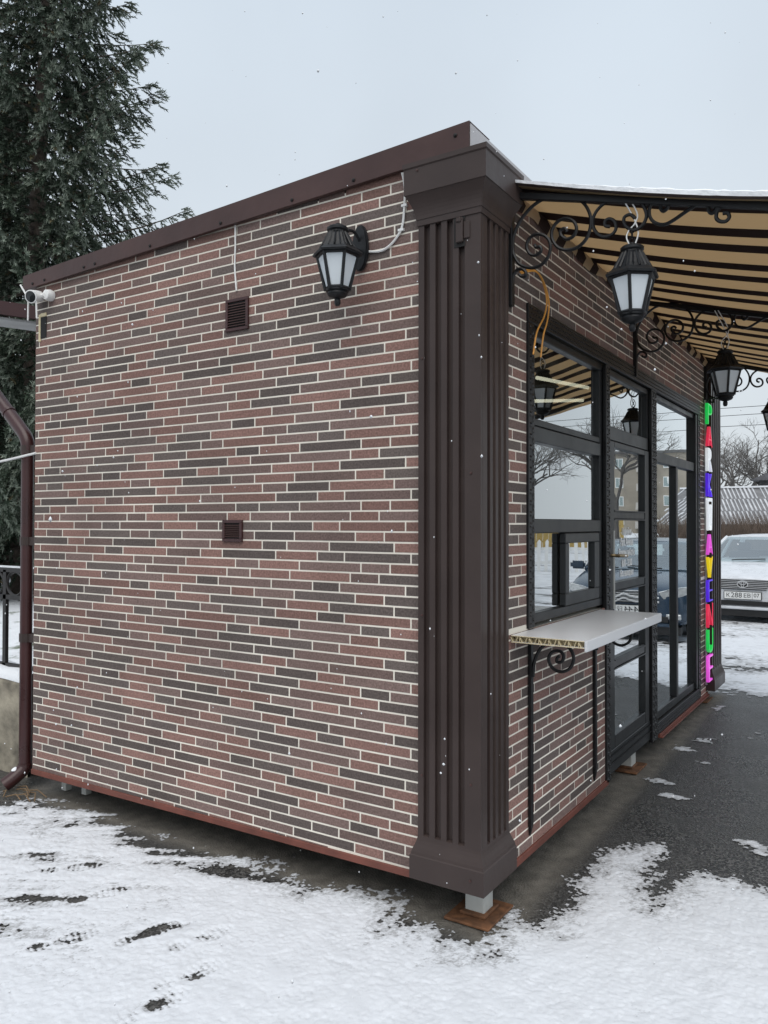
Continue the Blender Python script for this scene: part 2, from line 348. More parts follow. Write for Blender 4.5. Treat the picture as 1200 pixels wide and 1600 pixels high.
# ------------------------------------------------------------------ ground and lying snow
xs = np.array([-140, -60, -30, -14, -8, -4, -2, 0, 2, 4, 8, 16, 40, 140.]); ys = np.array([-60, -12, -6, -3, 0, 3, 6, 9, 12, 15, 18, 30, 60, 180.])
GX, GY = np.meshgrid(xs, ys); V = np.stack([GX.ravel(), GY.ravel(), gz(GX, GY).ravel()], 1)
nx = len(xs); F = [(j*nx+i, j*nx+i+1, (j+1)*nx+i+1, (j+1)*nx+i) for j in range(len(ys)-1) for i in range(nx-1)]
struct(obj('ground', from_np('ground', V, F, M['ground'])))
SNOW = [(-3.05, -0.22), (-2.957, -0.115), (-2.851, 0.0), (-2.559, 0.03), (-2.145, 0.03), (-1.801, -0.047), (-1.492, -0.038), (-1.175, 0.03), (-0.813, -0.018), (-0.539, 0.051), (-0.415, 0.06), (-0.411, -0.069), (-0.375, -0.188), (-0.249, -0.15), (-0.235, -0.071), (-0.108, -0.136), (0.008, -0.08), (0.047, 0.017), (0.028, 0.217), (0.025, 0.28), (0.104, 0.159), (0.169, 0.194), (0.217, 0.367), (0.197, 0.632), (0.188, 0.943), (0.2, 1.081), (0.322, 1.202), (0.413, 1.25), (0.404, 1.06), (0.445, 0.899), (0.489, 0.843), (0.449, 0.751), (0.498, 0.628), (0.541, 0.602), (0.586, 0.78), (0.602, 0.898), (0.67, 1.016), (0.779, 1.084), (0.941, 1.036), (4.5, 1.1), (4.5, -3.4), (-7, -3.4), (-7, -.1), (-3.6, -.1)]
def sdist(X, Y, poly):
    P = np.array(poly); ins = np.zeros(X.shape, bool); d2 = np.full(X.shape, 1e9)
    for a, b in zip(P, np.roll(P, -1, 0)):
        e = b-a; t = np.clip(((X-a[0])*e[0]+(Y-a[1])*e[1])/max(e @ e, 1e-12), 0, 1)
        d2 = np.minimum(d2, (X-a[0]-t*e[0])**2+(Y-a[1]-t*e[1])**2)
        c = ((a[1] > Y) != (b[1] > Y)); ins ^= c & (X < (b[0]-a[0])*(Y-a[1])/(b[1]-a[1]+1e-12)+a[0])
    return np.where(ins, 1, -1)*np.sqrt(d2)
# (x, y, long radius, short radius, angle, depth) of scuffed and trodden spots
BARE = [(-2.342, -.582, .20, .09, .5, .85), (-2.17, -.52, .12, .05, .8, .9), (-1.987, -.836, .26, .12, .6, .9), (-1.734, -.748, .17, .08, .4, 1.0), (-1.677, -.97, .22, .12, .5, .8),
        (-1.181, -.72, .085, .036, 1.25, 1.9), (-1.10, -.60, .06, .02, .9, 1.3), (-.951, -.612, .05, .02, .5, 1.5), (-.769, -.824, .07, .032, 1.0, 1.5), (-.86, -.70, .10, .035, .9, .6), (-.768, -1.024, .06, .035, .9, 1.6),
        (-1.233, -.49, .07, .025, .4, .7), (-1.327, -.138, .30, .06, .35, .95), (-1.15, -.09, .22, .07, .3, .85), (-1.917, -.12, .40, .05, .4, .8), (-1.62, -.22, .2, .04, .4, .9),
        (-.072, -.445, .10, .05, .2, .55), (-.349, -.463, .05, .03, .3, .9), (-1.949, -.382, .16, .05, .6, .75), (-2.6, -.3, .4, .12, .2, .6), (-.02, -.25, .16, .06, .9, .7), (.15, -.12, .08, .05, .9, .8),
        (-1.45, -.42, .14, .045, .6, .8), (.30, .15, .10, .05, .8, .6), (.05, -.62, .06, .03, .4, .5), (-.62, -.2, .06, .03, .2, .7)]
PRINTS = [(-1.17, -.71, 1.25), (-.95, -.62, 1.2), (-.80, -.83, 1.3), (-.77, -1.03, 1.35), (-1.62, -.60, 1.0), (-1.97, -.50, .8), (-1.42, -.93, 1.1)]
def near_mask(X, Y):
    s = sdist(X, Y, SNOW); c_, s__ = math.cos(.55), math.sin(.55); U = X*c_+Y*s__; W = -X*s__+Y*c_
    n1 = fbm(X*6, Y*6, 4, 3)-.5; n2 = fbm(X*34, Y*34, 3, 21)-.5; n3 = vnoise(X*95, Y*95, 51)-.5; n4 = fbm(U*5, W*17, 4, 61)-.5
    m = np.clip(s/.14, -1.9, 1.5) + n1*1.15 + n2*1.1 + n3*.75 + (rng.random(X.shape)-.5)*.7
    wl_ = np.clip((-.7-X)/1.1, 0, 1)*np.clip((.95+Y*.0+ .0-np.abs(Y+.45))/.5, 0, 1)       # trodden corner on the left
    m = m + wl_*(n4*2.4-.25) + (fbm(X*1.5+9, Y*1.5, 3, 77)-.5)*1.1
    for x, y, an in PRINTS:
        c, q = math.cos(an), math.sin(an); u = (X-x)*c+(Y-y)*q; v = -(X-x)*q+(Y-y)*c
        e1 = ((u-.045)/.088)**2+(v/.046)**2; e2 = ((u+.105)/.042)**2+(v/.036)**2; e = np.minimum(e1, e2)
        m = m - np.clip((1.15-e)*4, 0, 1)*(.68+.38*np.sign(np.sin(u*260))) + .25*np.exp(-((e-1.5)/.35)**2)
    for x, y, a, b, an, k in BARE:
        c, q = math.cos(an), math.sin(an); u = ((X-x)*c+(Y-y)*q)/a; v = (-(X-x)*q+(Y-y)*c)/b
        m = m - k*.85*np.exp(-(u*u+v*v)**1.0)
    return m
def mid_mask(X, Y):
    st = fbm(X*1.0+2, Y*2.4, 4, 8)-.5
    m = np.clip((Y-5.2-.35*np.clip(X-.3, 0, 3))/.5, -1.5, .5)
    m = m + st*2.3 + (fbm(X*14, Y*18, 4, 17)-.5)*1.3 + (vnoise(X*45, Y*45, 5)-.5)*.8 + (rng.random(X.shape)-.5)*.6
    for x, y, a, b, k in ((.80, 1.56, .16, .07, 1.7), (.86, 1.46, .10, .05, 1.4), (.16, 2.27, .13, .05, 1.2), (.29, 2.04, .12, .06, 1.5), (.12, 3.05, .14, .10, 1.3), (.07, 3.86, .10, .16, 1.2), (.53, 3.8, .12, .28, 1.2), (.30, 2.8, .13, .08, 1.1), (.95, 1.75, .2, .15, 1.2), (.12, 4.45, .10, .2, 1.3), (.75, 2.5, .2, .12, .9), (.20, 3.4, .12, .1, 1.0), (.45, 1.75, .12, .06, .9), (.25, 1.5, .10, .05, .8)):
        m = m + k*1.3*np.exp(-((X-x)/a)**2-((Y-y)/b)**2)
    m = np.where((X < .03) & (Y < 5.0), -2, m)
    return m
def snow_sheet(name, x0, x1, y0, y1, st, mask, hmax, lab):
    gx = np.arange(x0, x1, st); gy = np.arange(y0, y1, st); X, Y = np.meshgrid(gx, gy)
    m = mask(X, Y); k = len(gx)
    h = np.clip((m-.2)*.0055, .0006, hmax) + .0009*(fbm(X*30, Y*30, 3, 31)-.5)*np.clip(m, 0, 1) + .005*(fbm(X*3, Y*3, 2, 41)-.5)*np.clip(m-.3, 0, 1)
    Z = gz(X, Y) + np.maximum(h, .0006) + .0025
    jx = (rng.random(X.shape)-.5)*st*.8; jy = (rng.random(X.shape)-.5)*st*.8
    V = np.stack([(X+jx).ravel(), (Y+jy).ravel(), Z.ravel()], 1)
    mk = (m[:-1, :-1]+m[1:, :-1]+m[:-1, 1:]+m[1:, 1:])/4 > 0
    j, i = np.nonzero(mk); a = j*k+i
    F = np.stack([a, a+1, a+1+k, a+k], 1)
    us = np.unique(F); re = np.full(len(V), -1); re[us] = np.arange(len(us))
    me = from_np(name, V[us], re[F], M['snow'], smooth=True); at_ = me.attributes.new('thick', 'FLOAT', 'POINT'); at_.data.foreach_set('value', np.clip(m.ravel()[us], 0, 2).astype(np.float32))
    o = obj(name, me); return tag(o, lab, 'snow', kind='stuff')
snow_sheet('snow', -3.9, 1.7, -1.75, 1.35, .0075, near_mask, .010, 'thin trodden snow lying on the asphalt in front of the kiosk')
snow_sheet('snow', -.05, 2.6, 1.35, 4.7, .013, mid_mask, .008, 'scattered crusts of snow on the wet asphalt in front of the glass door')
snow_sheet('snow', -2.4, 4.4, 4.7, 11.4, .025, mid_mask, .012, 'patchy packed snow on the parking lot beyond the far pilaster')

# ------------------------------------------------------------------ kiosk
kiosk = thing('kiosk', 'brick-clad kiosk with brown fluted corner pilasters and a dark glazed shopfront', 'kiosk', (0, 0, 0))
PT, Z60 = .047, .197
KL = 4.93; XL = -3.063
def ftop(x): return 3.238 + (x+3.15)*(.126/3.11)
def fbot(x): return 3.150 + (x+3.15)*(.098/3.11)
endw = MB()
endw.prism([(XL, .15), (-.03, .175), (-.03, fbot(-.03)-.02), (XL, fbot(XL)+.04)], lambda a, b, t: (a, t, b), .0008, .09)
endw = endw.build('end_wall', M['grout'], kiosk)
fw = MB()
for y0, y1, z0, z1 in ((.09, .50, .165, 3.20), (.50, 1.70, .165, 1.192), (.50, 4.30, 2.715, 3.20), (4.30, KL, .165, 3.20)):
    fw.box(-.09, -.0004, y0, y1, z0, z1)
frontw = fw.build('front_wall', M['grout'], kiosk)
o = MB().box(XL, XL+.08, .09, KL, .16, 3.15).build('rear_wall', M['brown'], kiosk)
o = MB().box(XL, 0, KL, KL+.08, .16, 3.2).build('far_wall', M['inner'], kiosk)
MB().box(XL+.08, -.09, .09, KL, .12, .20).build('floor_slab', M['innerfl'], kiosk)
MB().box(XL+.08, -.02, .09, KL-.02, 3.02, 3.12).build('ceiling_slab', M['inner'], kiosk)
r_ = MB(); r_.hexa([(XL-.05, .0, 3.16), (-.05, .0, 3.27), (-.05, KL, 3.27), (XL-.05, KL, 3.16), (XL-.05, .0, 3.20), (-.05, .0, 3.31), (-.05, KL, 3.31), (XL-.05, KL, 3.20)])
r_.build('roof', M['fascia'], kiosk)
MB().box(-.95, -.80, .10, 3.6, .20, 1.05).box(-.99, -.70, .10, 3.6, 1.05, 1.09).build('service_counter', M['innerfl'], kiosk)
MB().box(XL+.085, XL+.35, .4, 4.4, 1.2, 2.5).build('wall_shelf', M['inner'], kiosk)
for (ax, ay, az, bx_, by_, bz) in ((-1.05, 3.22, 2.90, -.85, 3.92, 2.90), (-1.60, 4.36, 2.90, -1.12, 4.60, 2.90)):
    MB().tube([(ax, ay, az), (bx_, by_, bz)], .016, 8).build('light_tube', M['tube'], kiosk)

# bricks: three lengths laid in six-row repeats
def row_cells(seq, s0, T, a, b):
    k0 = math.floor((a-s0)/T)-1; x = s0+k0*T; out_ = []
    while x < b:
        for l in seq:
            x0, x1 = max(x, a), min(x+l, b)
            if x1-x0 > .02: out_.append((x0, x1))
            x += l
    return out_
S, Mm, L_ = .157, .256, .357; T = S+Mm+L_
SML = (S, Mm, L_); SLM = (S, L_, Mm)
ENDR = {0: (SML, -.422), 1: (SLM, -.335-L_-S), 2: (SML, -.443-S), 3: (SML, -.502-S), 4: (SLM, -.363+Mm), 5: (SML, -.474-S)}
FR = {3: (SML, .345), 4: (SLM, .89), 5: (SML, .377), 0: (SML, .578), 1: (SLM, .92), 2: (SML, 1.168)}
G = .0078
cells = []                                        # (wall, a0, a1, z0, z1, class, shade)
br = random.Random(5)
def pick(prev):
    for _ in range(4):
        c = br.choices((0, 1, 2), (.36, .33, .31))[0]
        if c != prev or br.random() < .35: return c
    return c
for i in range(-6, 61):
    zt = Z60+(60-i)*PT; zb = zt-PT; pv = None
    seq, s0 = ENDR[i % 6]
    for x0, x1 in row_cells(seq, s0, T, XL-.004, -.26):
        if zt > ftop(x0)-.025: continue
        z0 = max(zb+G/2, .150+(x0-XL)*.009+.012)
        if zt-G/2-z0 < .012: continue
        pv = pick(pv); cells.append(('e', x0+(G/2 if x0 > XL else 0), x1-G/2, z0, zt-G/2, pv, br.randrange(3)))
    seq, s0 = FR[i % 6]; zt -= .010; zb -= .010
    spans = []
    if zt < 3.215: spans = [(.25, .485)] if 1.2 < zb+.02 < 2.715-.03 else ([(.25, 1.665)] if zb < 1.2 else [(.25, KL)])
    if spans and zb < 2.69: spans.append((4.31, KL))
    if spans and zb < 2.724 < zt and spans[0][1] > 1: spans = [(.25, .485), (.485, 4.31), (4.31, KL)]
    for a, b in spans:
        pv = None
        for x0, x1 in row_cells(seq, s0, T*.99, a, b):
            z0, z1 = max(zb+G/2, .172), zt-G/2
            if z1 > 1.2 and z0 < 1.2 and b > 1: z1 = min(z1, 1.198)
            if z0 < 2.722 and z1 > 2.715 and a == .485: z0 = 2.724
            if z1-z0 < .012: continue
            pv = pick(pv); cells.append(('f', x0+G/2, x1-G/2, z0, z1, pv, br.randrange(3)))
def area(c):
    if c[0] == 'e': pts = [(c[1], 0, c[3]), (c[2], 0, c[3]), (c[2], 0, c[4]), (c[1], 0, c[4])]
    else: pts = [(0, c[1], c[3]), (0, c[2], c[3]), (0, c[2], c[4]), (0, c[1], c[4])]
    q = [proj(p) for p in pts]; a = 0
    if not all(0 < p[0] < 1200 and 0 < p[1] < 1600 for p in q): return 0
    for k in range(4): a += q[k][0]*q[(k+1) % 4][1]-q[(k+1) % 4][0]*q[k][1]
    return abs(a)/2
cells.sort(key=area, reverse=True)
def brick_mb(mb, w, h, x=0, z=0, fn=lambda a, d, b: (a, d, b), jit=0.0):
    c = .0014; w2, h2 = w/2, h/2; d = -.0009+jit
    pts = [fn(x+sx*w2, .006, z+sz*h2) for sx, sz in ((-1, -1), (1, -1), (1, 1), (-1, 1))]
    pts += [fn(x+sx*w2, d+.0012, z+sz*h2) for sx, sz in ((-1, -1), (1, -1), (1, 1), (-1, 1))]
    pts += [fn(x+sx*(w2-c), d, z+sz*(h2-c)) for sx, sz in ((-1, -1), (1, -1), (1, 1), (-1, 1))]
    fs = [(8, 9, 10, 11)] + [(4+k, 4+(k+1) % 4, 8+(k+1) % 4, 8+k) for k in range(4)] + [(k, (k+1) % 4, 4+(k+1) % 4, 4+k) for k in range(4)]
    mb.add(pts, fs)
cache = {}
for c in cells[:300]:
    wl, a0, a1, z0, z1, cl, sh = c
    key = (round(a1-a0, 3), round(z1-z0, 3), cl, sh)
    if key not in cache:
        mb = MB(); brick_mb(mb, *key[:2]); cache[key] = mb.mesh('brick', BR[cl][sh])
    o = obj('brick', cache[key], endw if wl == 'e' else frontw)
    d = br.uniform(-.0003, .0003)
    if wl == 'e': o.location = ((a0+a1)/2, d, (z0+z1)/2)
    else: o.location = (d, (a0+a1)/2, (z0+z1)/2); o.rotation_euler = (0, 0, math.pi/2)
mb = MB(); flat = [m for r0 in BR for m in r0]
for c in cells[300:]:
    wl, a0, a1, z0, z1, cl, sh = c; mb.mi = cl*3+sh
    fn = (lambda a, d, b: (a, d, b)) if wl == 'e' else (lambda a, d, b: (-d, a, b))
    brick_mb(mb, a1-a0, z1-z0, (a0+a1)/2, (z0+z1)/2, fn, br.uniform(-.0003, .0003))
o = mb.build('brick_facing', flat, kiosk); o['kind'] = 'stuff'

# base strips
b_ = MB(); y0, y1 = -.010, .012
b_.prism([(XL-.004, .138), (-.02, .163), (-.02, .194), (XL-.004, .169)], lambda a, b, t: (a, t, b), -.010, .004)
b_.build('base_strip', M['strip'], kiosk, bevel=.002)
MB().box(-.004, .012, .24, 1.69, .157, .190).build('base_strip', M['strip'], kiosk, bevel=.002)
MB().box(-.004, .014, 2.90, 4.62, .157, .186).box(.012, .030, 2.90, 4.62, .157, .166).build('base_strip', M['strip'], kiosk, bevel=.002)

# fascia with screws
f_ = MB()
f_.prism([(-3.15, fbot(-3.15)), (-.035, fbot(-.035)), (-.035, ftop(-.035)), (-3.15, ftop(-3.15))], lambda a, b, t: (a, t, b), -.035, -.0315)
f_.prism([(-3.15, ftop(-3.15)-.003), (-.035, ftop(-.035)-.003), (-.035, ftop(-.035)), (-3.15, ftop(-3.15))], lambda a, b, t: (a, t, b), -.0315, .16)
f_.prism([(-3.15, fbot(-3.15)), (-.32, fbot(-.32)), (-.32, fbot(-.32)+.003), (-3.15, fbot(-3.15)+.003)], lambda a, b, t: (a, t, b), -.0312, -.012)
f_.box(-3.153, -3.150, -.035, .5, fbot(-3.15), ftop(-3.15))
f_ = f_.build('roof_fascia', M['fascia'], kiosk)
for x in (-3.05, -2.93, -2.55, -2.45, -1.98, -1.45, -.98, -.62, -.10):
    MB().lathe([(.0, 0), (.0085, 0), (.0085, .004), (.005, .007), (0, .008)], n=8).build('screw', M['darkin'], f_).location = (x, -.035, fbot(x)+.022+.05*(x > -.3))
for c in f_.children: c.rotation_euler = (R(90), 0, 0)
g_ = MB(); g_.box(-.034, -.030, -.031, KL, 3.235, 3.352).box(-.20, -.034, .161, KL, 3.349, 3.352)
g_.build('front_fascia', pm('sky_sheen_steel', (.42, .41, .42), .35, var=.06, scale=5), kiosk)  # pale grey puts the sky's reflection into the colour of this face

# pilasters: fluted shaft, flared capital, stepped base
def ring(d, z, sgn, x0, y1):                      # L-shaped outline around the corner, offset d
    e = d-.016
    return [(x0-d, .0, z), (x0-d, -d, z), (e, -d, z), (e, y1+d, z), (-.02, y1+d, z)] if sgn > 0 else [(.0, y1-d, z), (d, y1-d, z), (d, KL+.08+d, z), (x0-d, KL+.08+d, z), (x0-d, KL+.08, z)]
def sweepL(prof, sgn, x0, y1, close_top=True):
    mb = MB(); R_ = [ring(d, z, sgn, x0, y1) for d, z in prof]
    for a, b in zip(R_[:-1], R_[1:]):
        for k in range(4): mb.add([a[k], a[k+1], b[k+1], b[k]], [(0, 1, 2, 3)])
    for q in (R_[0], R_[-1]):
        mb.add([q[0], q[1], q[2], (-.02, 0, q[2][2])] if sgn > 0 else [q[0], q[1], q[2], (0, KL+.08, q[2][2])], [(0, 1, 2, 3)])
        mb.add([q[2], q[3], q[4], (-.02, 0, q[2][2])] if sgn > 0 else [q[2], q[3], q[4], (0, KL+.08, q[2][2])], [(0, 1, 2, 3)])
    return mb
def pilaster(sgn, x0, y1, ds, z0, z1):
    sh = sweepL([(ds-.020, z0+.12), (ds-.020, z1-.16)], sgn, x0, y1)
    # raised ribs leave the flutes between them
    def ribs(a0, a1, n, fn, flat_end):
        L0 = a1-a0; fl = L0*flat_end; u = (L0-fl)/(2*n)
        for k in range(n):
            s0_ = a0+2*k*u; fn(s0_, s0_+u)
        fn(a1-fl, a1)
    if sgn > 0:
        ribs(x0-ds+.0, ds-.016, 4, lambda a, b: sh.box(a, b, -ds, -ds+.0205, z0+.13, z1-.20), .25)
        ribs(-(y1+ds), ds-.0206, 4, lambda a, b: sh.box(ds-.0365, ds-.016, -b, -a, z0+.13, z1-.20), .17)
    else:
        ribs(y1-ds, KL+.08+ds, 4, lambda a, b: sh.box(ds-.0205, ds, a, b, z0+.13, z1-.20), .12)
    root = sh.build('pilaster', M['brown'], kiosk, bevel=.0015)
    f = .026
    pr = [(ds+f, z0), (ds+f, z0+.098), (ds+f-.004, z0+.103)] + [(ds+f-.004-(f-.004)*math.sin(t*math.pi/2)**1.6, z0+.103+.075*t) for t in (.15, .35, .55, .75, .9, 1)] + [(ds-.010, z0+.182)]
    sweepL(pr, sgn, x0, y1).build('base', M['brown'], root, smooth=True)
    e = .044
    pr = [(ds-.010, z1-.262), (ds+.005, z1-.260), (ds+.005, z1-.236), (ds+.008, z1-.234)] + [(ds+.008+(e-.010)*(1-math.cos(t*math.pi/2)), z1-.234+.098*t) for t in (.15, .3, .45, .6, .72, .82, .9, .96, 1)] + [(ds+e+.002, z1-.134), (ds+e+.002, z1-.026), (ds+e+.007, z1-.020), (ds+e+.007, z1)]
    sweepL(pr, sgn, x0, y1).build('capital', M['brown'], root, smooth=True)
    return root
pil = pilaster(1, -.252, .222, .030, .185, 3.232)
# loose hasp on the shaft
hs = MB(); hs.box(-.095, -.062, -.046, -.031, 2.862, 2.965).box(-.062, -.034, -.037, -.031, 2.876, 2.948).box(-.091, -.068, -.052, -.046, 2.945, 2.965)
hs.build('hasp', M['brown'], pil, bevel=.003)
MB().box(-.108, -.056, -.0325, -.029, 2.846, 2.972).build('torn_slot', M['darkin'], pil)
for x, z in ((-.262, 3.195), (-.262, 2.40), (-.262, 1.30), (-.262, .62), (-.030, .62), (-.03, 1.9), (-.02, .24)):
    o = MB().lathe([(0, 0), (.006, 0), (.0055, .003), (0, .004)], n=8).build('screw', M['fascia'], pil); o.rotation_euler = (R(90), 0, 0); o.location = (x, -.0305-(.046 if z > 3 else (.026 if z < .3 else 0)), z)
pil2 = pilaster(-1, -.30, 4.66, .050, .20, 3.235)

# supports
def support(x, y, s, z1, plate=True):
    z0 = float(gz(x, y)); rt = MB().box(x-s, x+s, y-s, y+s, z0+.012, z1).build('support_leg', M['galv'], kiosk, bevel=.003)
    if not plate: return rt
    p = MB(); p.box(x-.105, x+.105, y-.13, y+.13, z0+.004, z0+.016).box(x-.06, x+.06, y-.07, y+.075, z0+.017, z0+.030)
    p.build('foot_plate', M['rust'], rt, bevel=.003)
    return rt
support(-.085, .16, .045, .186); support(-.10, 2.44, .05, .16); support(-.09, 4.70, .045, .215)
support(-2.95, .16, .022, .15, False); support(-2.78, .18, .022, .15, False); support(-2.9, 4.6, .05, .16)
MB().box(-2.95, -2.87, .2, 4.8, .06, .12).box(-.20, -.12, .2, 4.8, .07, .12).box(-2.9, -.1, .22, .30, .125, .15).build('chassis', M['darkin'], kiosk)

# vents
def vent(x0, x1, z0, z1, ns):
    v = MB(); t = .016; y = -.014
    v.box(x0, x1, y, .0, z1-t, z1).box(x0, x1, y, .0, z0, z0+t).box(x0, x0+t, y, .0, z0+t, z1-t).box(x1-t, x1, y, .0, z0+t, z1-t)
    v = v.build('wall_vent', M['maroon'], kiosk, bevel=.002)
    MB().box(x0+t, x1-t, -.004, -.0025, z0+t, z1-t).build('backing', M['darkin'], v)
    h = (z1-z0-2*t-.012)/ns; sl = None
    for k in range(ns):
        zc = z0+t+.006+h*(k+.5)
        if sl is None:
            q = MB(); q.hexa([(x0+t, -.012, -.30*h), (x1-t, -.012, -.30*h), (x1-t, -.004, .12*h), (x0+t, -.004, .12*h), (x0+t, -.012, -.12*h), (x1-t, -.012, -.12*h), (x1-t, -.004, .30*h), (x0+t, -.004, .30*h)])
            sl = q.mesh('slat', M['fascia'])
        obj('slat', sl, v).location = (0, 0, zc)
vent(-1.437, -1.283, 2.668, 2.832, 9); vent(-1.452, -1.318, 1.597, 1.708, 7)
# broken corner panel high on the left
nk = MB(); nk.box(-3.010, -2.955, -.006, .0035, 2.835, 2.965); nk = nk.build('broken_panel_hole', M['darkin'], kiosk)  # solid dark block drawn for the shade inside the hole
MB().box(-3.030, -3.011, -.008, .003, 2.815, 2.985).box(-3.010, -2.955, -.008, .003, 2.966, 2.99).build('torn_edge', M['pvc_cut'], nk, bevel=.003)

# shopfront glazing ---------------------------------------------------------
def frame(name, boxes, parent=kiosk, x0=-.075, x1=-.012, mat='anth', bevel=.004):
    mb = MB()
    for b in boxes:
        xa, xb = (b[4], b[5]) if len(b) > 4 else (x0, x1)
        mb.box(xa, xb, b[0], b[1], b[2], b[3])
    return mb.build(name, M[mat], parent, bevel=bevel)
def pane(y0, y1, z0, z1, parent, x=-.034):
    return MB().box(x-.006, x, y0, y1, z0, z1).build('pane', M['glass'], parent)
win = frame('window', [(.556, 1.655, 2.592, 2.632), (.556, 1.655, 1.215, 1.262), (.500, .556, 1.215, 2.632, -.075, -.014), (1.605, 1.655, 1.262, 2.592),
                       (.556, 1.605, 2.163, 2.198), (.556, 1.605, 2.085, 2.160, -.070, -.006), (.556, 1.605, 1.645, 1.715, -.070, -.006)])
sash = frame('sliding_sash', [(.990, 1.545, 1.590, 1.642, -.03, .004), (.990, 1.545, 1.265, 1.328, -.03, .004), (.990, 1.048, 1.328, 1.590, -.03, .004), (1.462, 1.545, 1.328, 1.590, -.03, .004)])
pane(1.048, 1.462, 1.328, 1.590, sash, -.016)
MB().box(-.072, -.050, 1.546, 1.604, 1.263, 1.644).build('sash_gap_shade', M['darkin'], win)  # dark sheet painted for the shade between sash and frame
pane(.556, 1.605, 2.198, 2.592, win); pane(.556, 1.605, 1.715, 2.085, win); pane(.556, .990, 1.262, 1.645, win)
door_fr = frame('door_frame', [(1.735, 1.765, .19, 2.632), (2.665, 2.690, .19, 2.632), (1.765, 2.665, 2.592, 2.632), (1.765, 2.665, 2.20, 2.285, -.075, -.008)])
pane(1.765, 2.665, 2.285, 2.592, door_fr)
door = frame('door', [(1.768, 1.862, .33, 2.196, -.055, -.002), (2.560, 2.662, .33, 2.196, -.055, -.002), (1.862, 2.560, 2.160, 2.196, -.055, -.002),
                      (1.862, 2.560, 1.722, 1.768, -.055, -.006), (1.862, 2.560, 1.280, 1.332, -.055, -.006), (1.862, 2.560, .812, .870, -.055, -.006), (1.862, 2.560, .33, .408, -.055, -.002)])
for z0, z1 in ((1.768, 2.160), (1.332, 1.722), (.870, 1.280), (.408, .812)): pane(1.862, 2.560, z0, z1, door, -.026)
for z0 in (1.7205, 1.2785, .8105):                                # glazing beads
    MB().box(-.012, .002, 1.862, 2.560, z0-.007, z0+.001).box(-.012, .002, 1.862, 2.560, z0+.046, z0+.054).build('glazing_bead', M['anth'], door, bevel=.001)
hd = MB().tube([(0, 1.80, 1.50), (.045, 1.80, 1.50), (.050, 1.83, 1.50), (.050, 1.94, 1.495)], .010, 8)
hd.lathe([(0, -.0), (.026, 0), (.026, .01), (0, .011)], c=(.0, 1.80, 1.50), n=12)
hd.build('handle', M['brass'], door, smooth=True)
MB().tube([(.012, 1.80, 1.65), (.012, 1.80, 1.18)], .007, 6).build('lock_strip', M['galv'], door)
VINYL = pm('white_vinyl', (.93, .93, .93), .5, var=.01)
for body, z, s in (('- Кофейня -', 1.620, .074), ('Park Avenue', 1.552, .088), ('Режим работы:', 1.485, .076), ('8.00 - 22.00', 1.420, .074), ('Без выходных', 1.358, .068)):
    o = obj('lettering', text_mesh(body, s*.86, VINYL, .0004, bold=.0014), door); o.matrix_local = Matrix.Translation((-.0225, 2.20, z)) @ FRONT @ Matrix.Diagonal((.74, 1, 1, 1))
MB().box(-.07, -.004, 1.735, 2.690, .192, .326).build('kick_board', M['anth'], kiosk, bevel=.003)
nw = MB()
nw.box(.000, .006, 1.745, 2.68, .250, .256).box(.000, .006, 1.745, 2.68, .296, .302).build('kick_groove', M['black'], kiosk)
rw = frame('window', [(2.830, 2.868, .280, 2.632), (4.170, 4.235, .280, 2.632, -.075, .006), (2.868, 4.195, 2.592, 2.632), (2.868, 4.195, 2.140, 2.215, -.07, -.006), (3.495, 3.555, .340, 2.140, -.07, -.006), (2.868, 4.195, .280, .340)])
pane(2.868, 4.195, 2.215, 2.592, rw); pane(2.868, 3.495, .340, 2.140, rw); pane(3.555, 4.195, .340, 2.140, rw)
trims = ((.482, .556, 1.205, 2.634, 'v'), (1.655, 1.735, .170, 2.634, 'v'), (2.690, 2.830, .170, 2.634, 'v'), (4.235, 4.320, .190, 2.634, 'v'), (.482, 4.320, 2.636, 2.722, 'h'), (2.830, 4.235, .192, .276, 'h'))
lace_m = pm('gloss_black_moulding', (.016, .016, .017), .22, var=.2, scale=30)
for y0, y1, z0, z1, kd in trims:
    t = MB().box(-.012, .012, y0, y1, z0, z1).build('lace_trim', M['black'], kiosk, bevel=.003)
    mb = MB()
    def bump(y, z, a, b, an):
        c, s_ = math.cos(an), math.sin(an)
        q = [(c*a, s_*a), (-s_*b, c*b), (-c*a, -s_*a), (s_*b, -c*b)]
        mb.add([(.0122, y+u, z+v) for u, v in q]+[(.0185, y, z)], [(0, 1, 4), (1, 2, 4), (2, 3, 4), (3, 0, 4)])
    if kd == 'v':
        w_ = y1-y0; k = 0; z = z0+.02
        while z < z1-.012:
            sg = 1 if k % 2 else -1
            for q in ((-.2, .2) if w_ > .1 else (0,)):
                bump((y0+y1)/2+q*w_+sg*.012, z, .017, .006, sg*.7+.6); bump((y0+y1)/2+q*w_-sg*.016, z+.010, .009, .005, -sg*.9)
            z += .026; k += 1
    else:
        y = y0+.02
        while y < y1-.01:
            for j, zz in enumerate((.22, .5, .78)): bump(y+(.015 if j == 1 else 0), z0+(z1-z0)*zz, .011, .0045, 0)
            y += .030
    o = mb.build('ornament', lace_m, t, fix=False); o['kind'] = 'stuff'

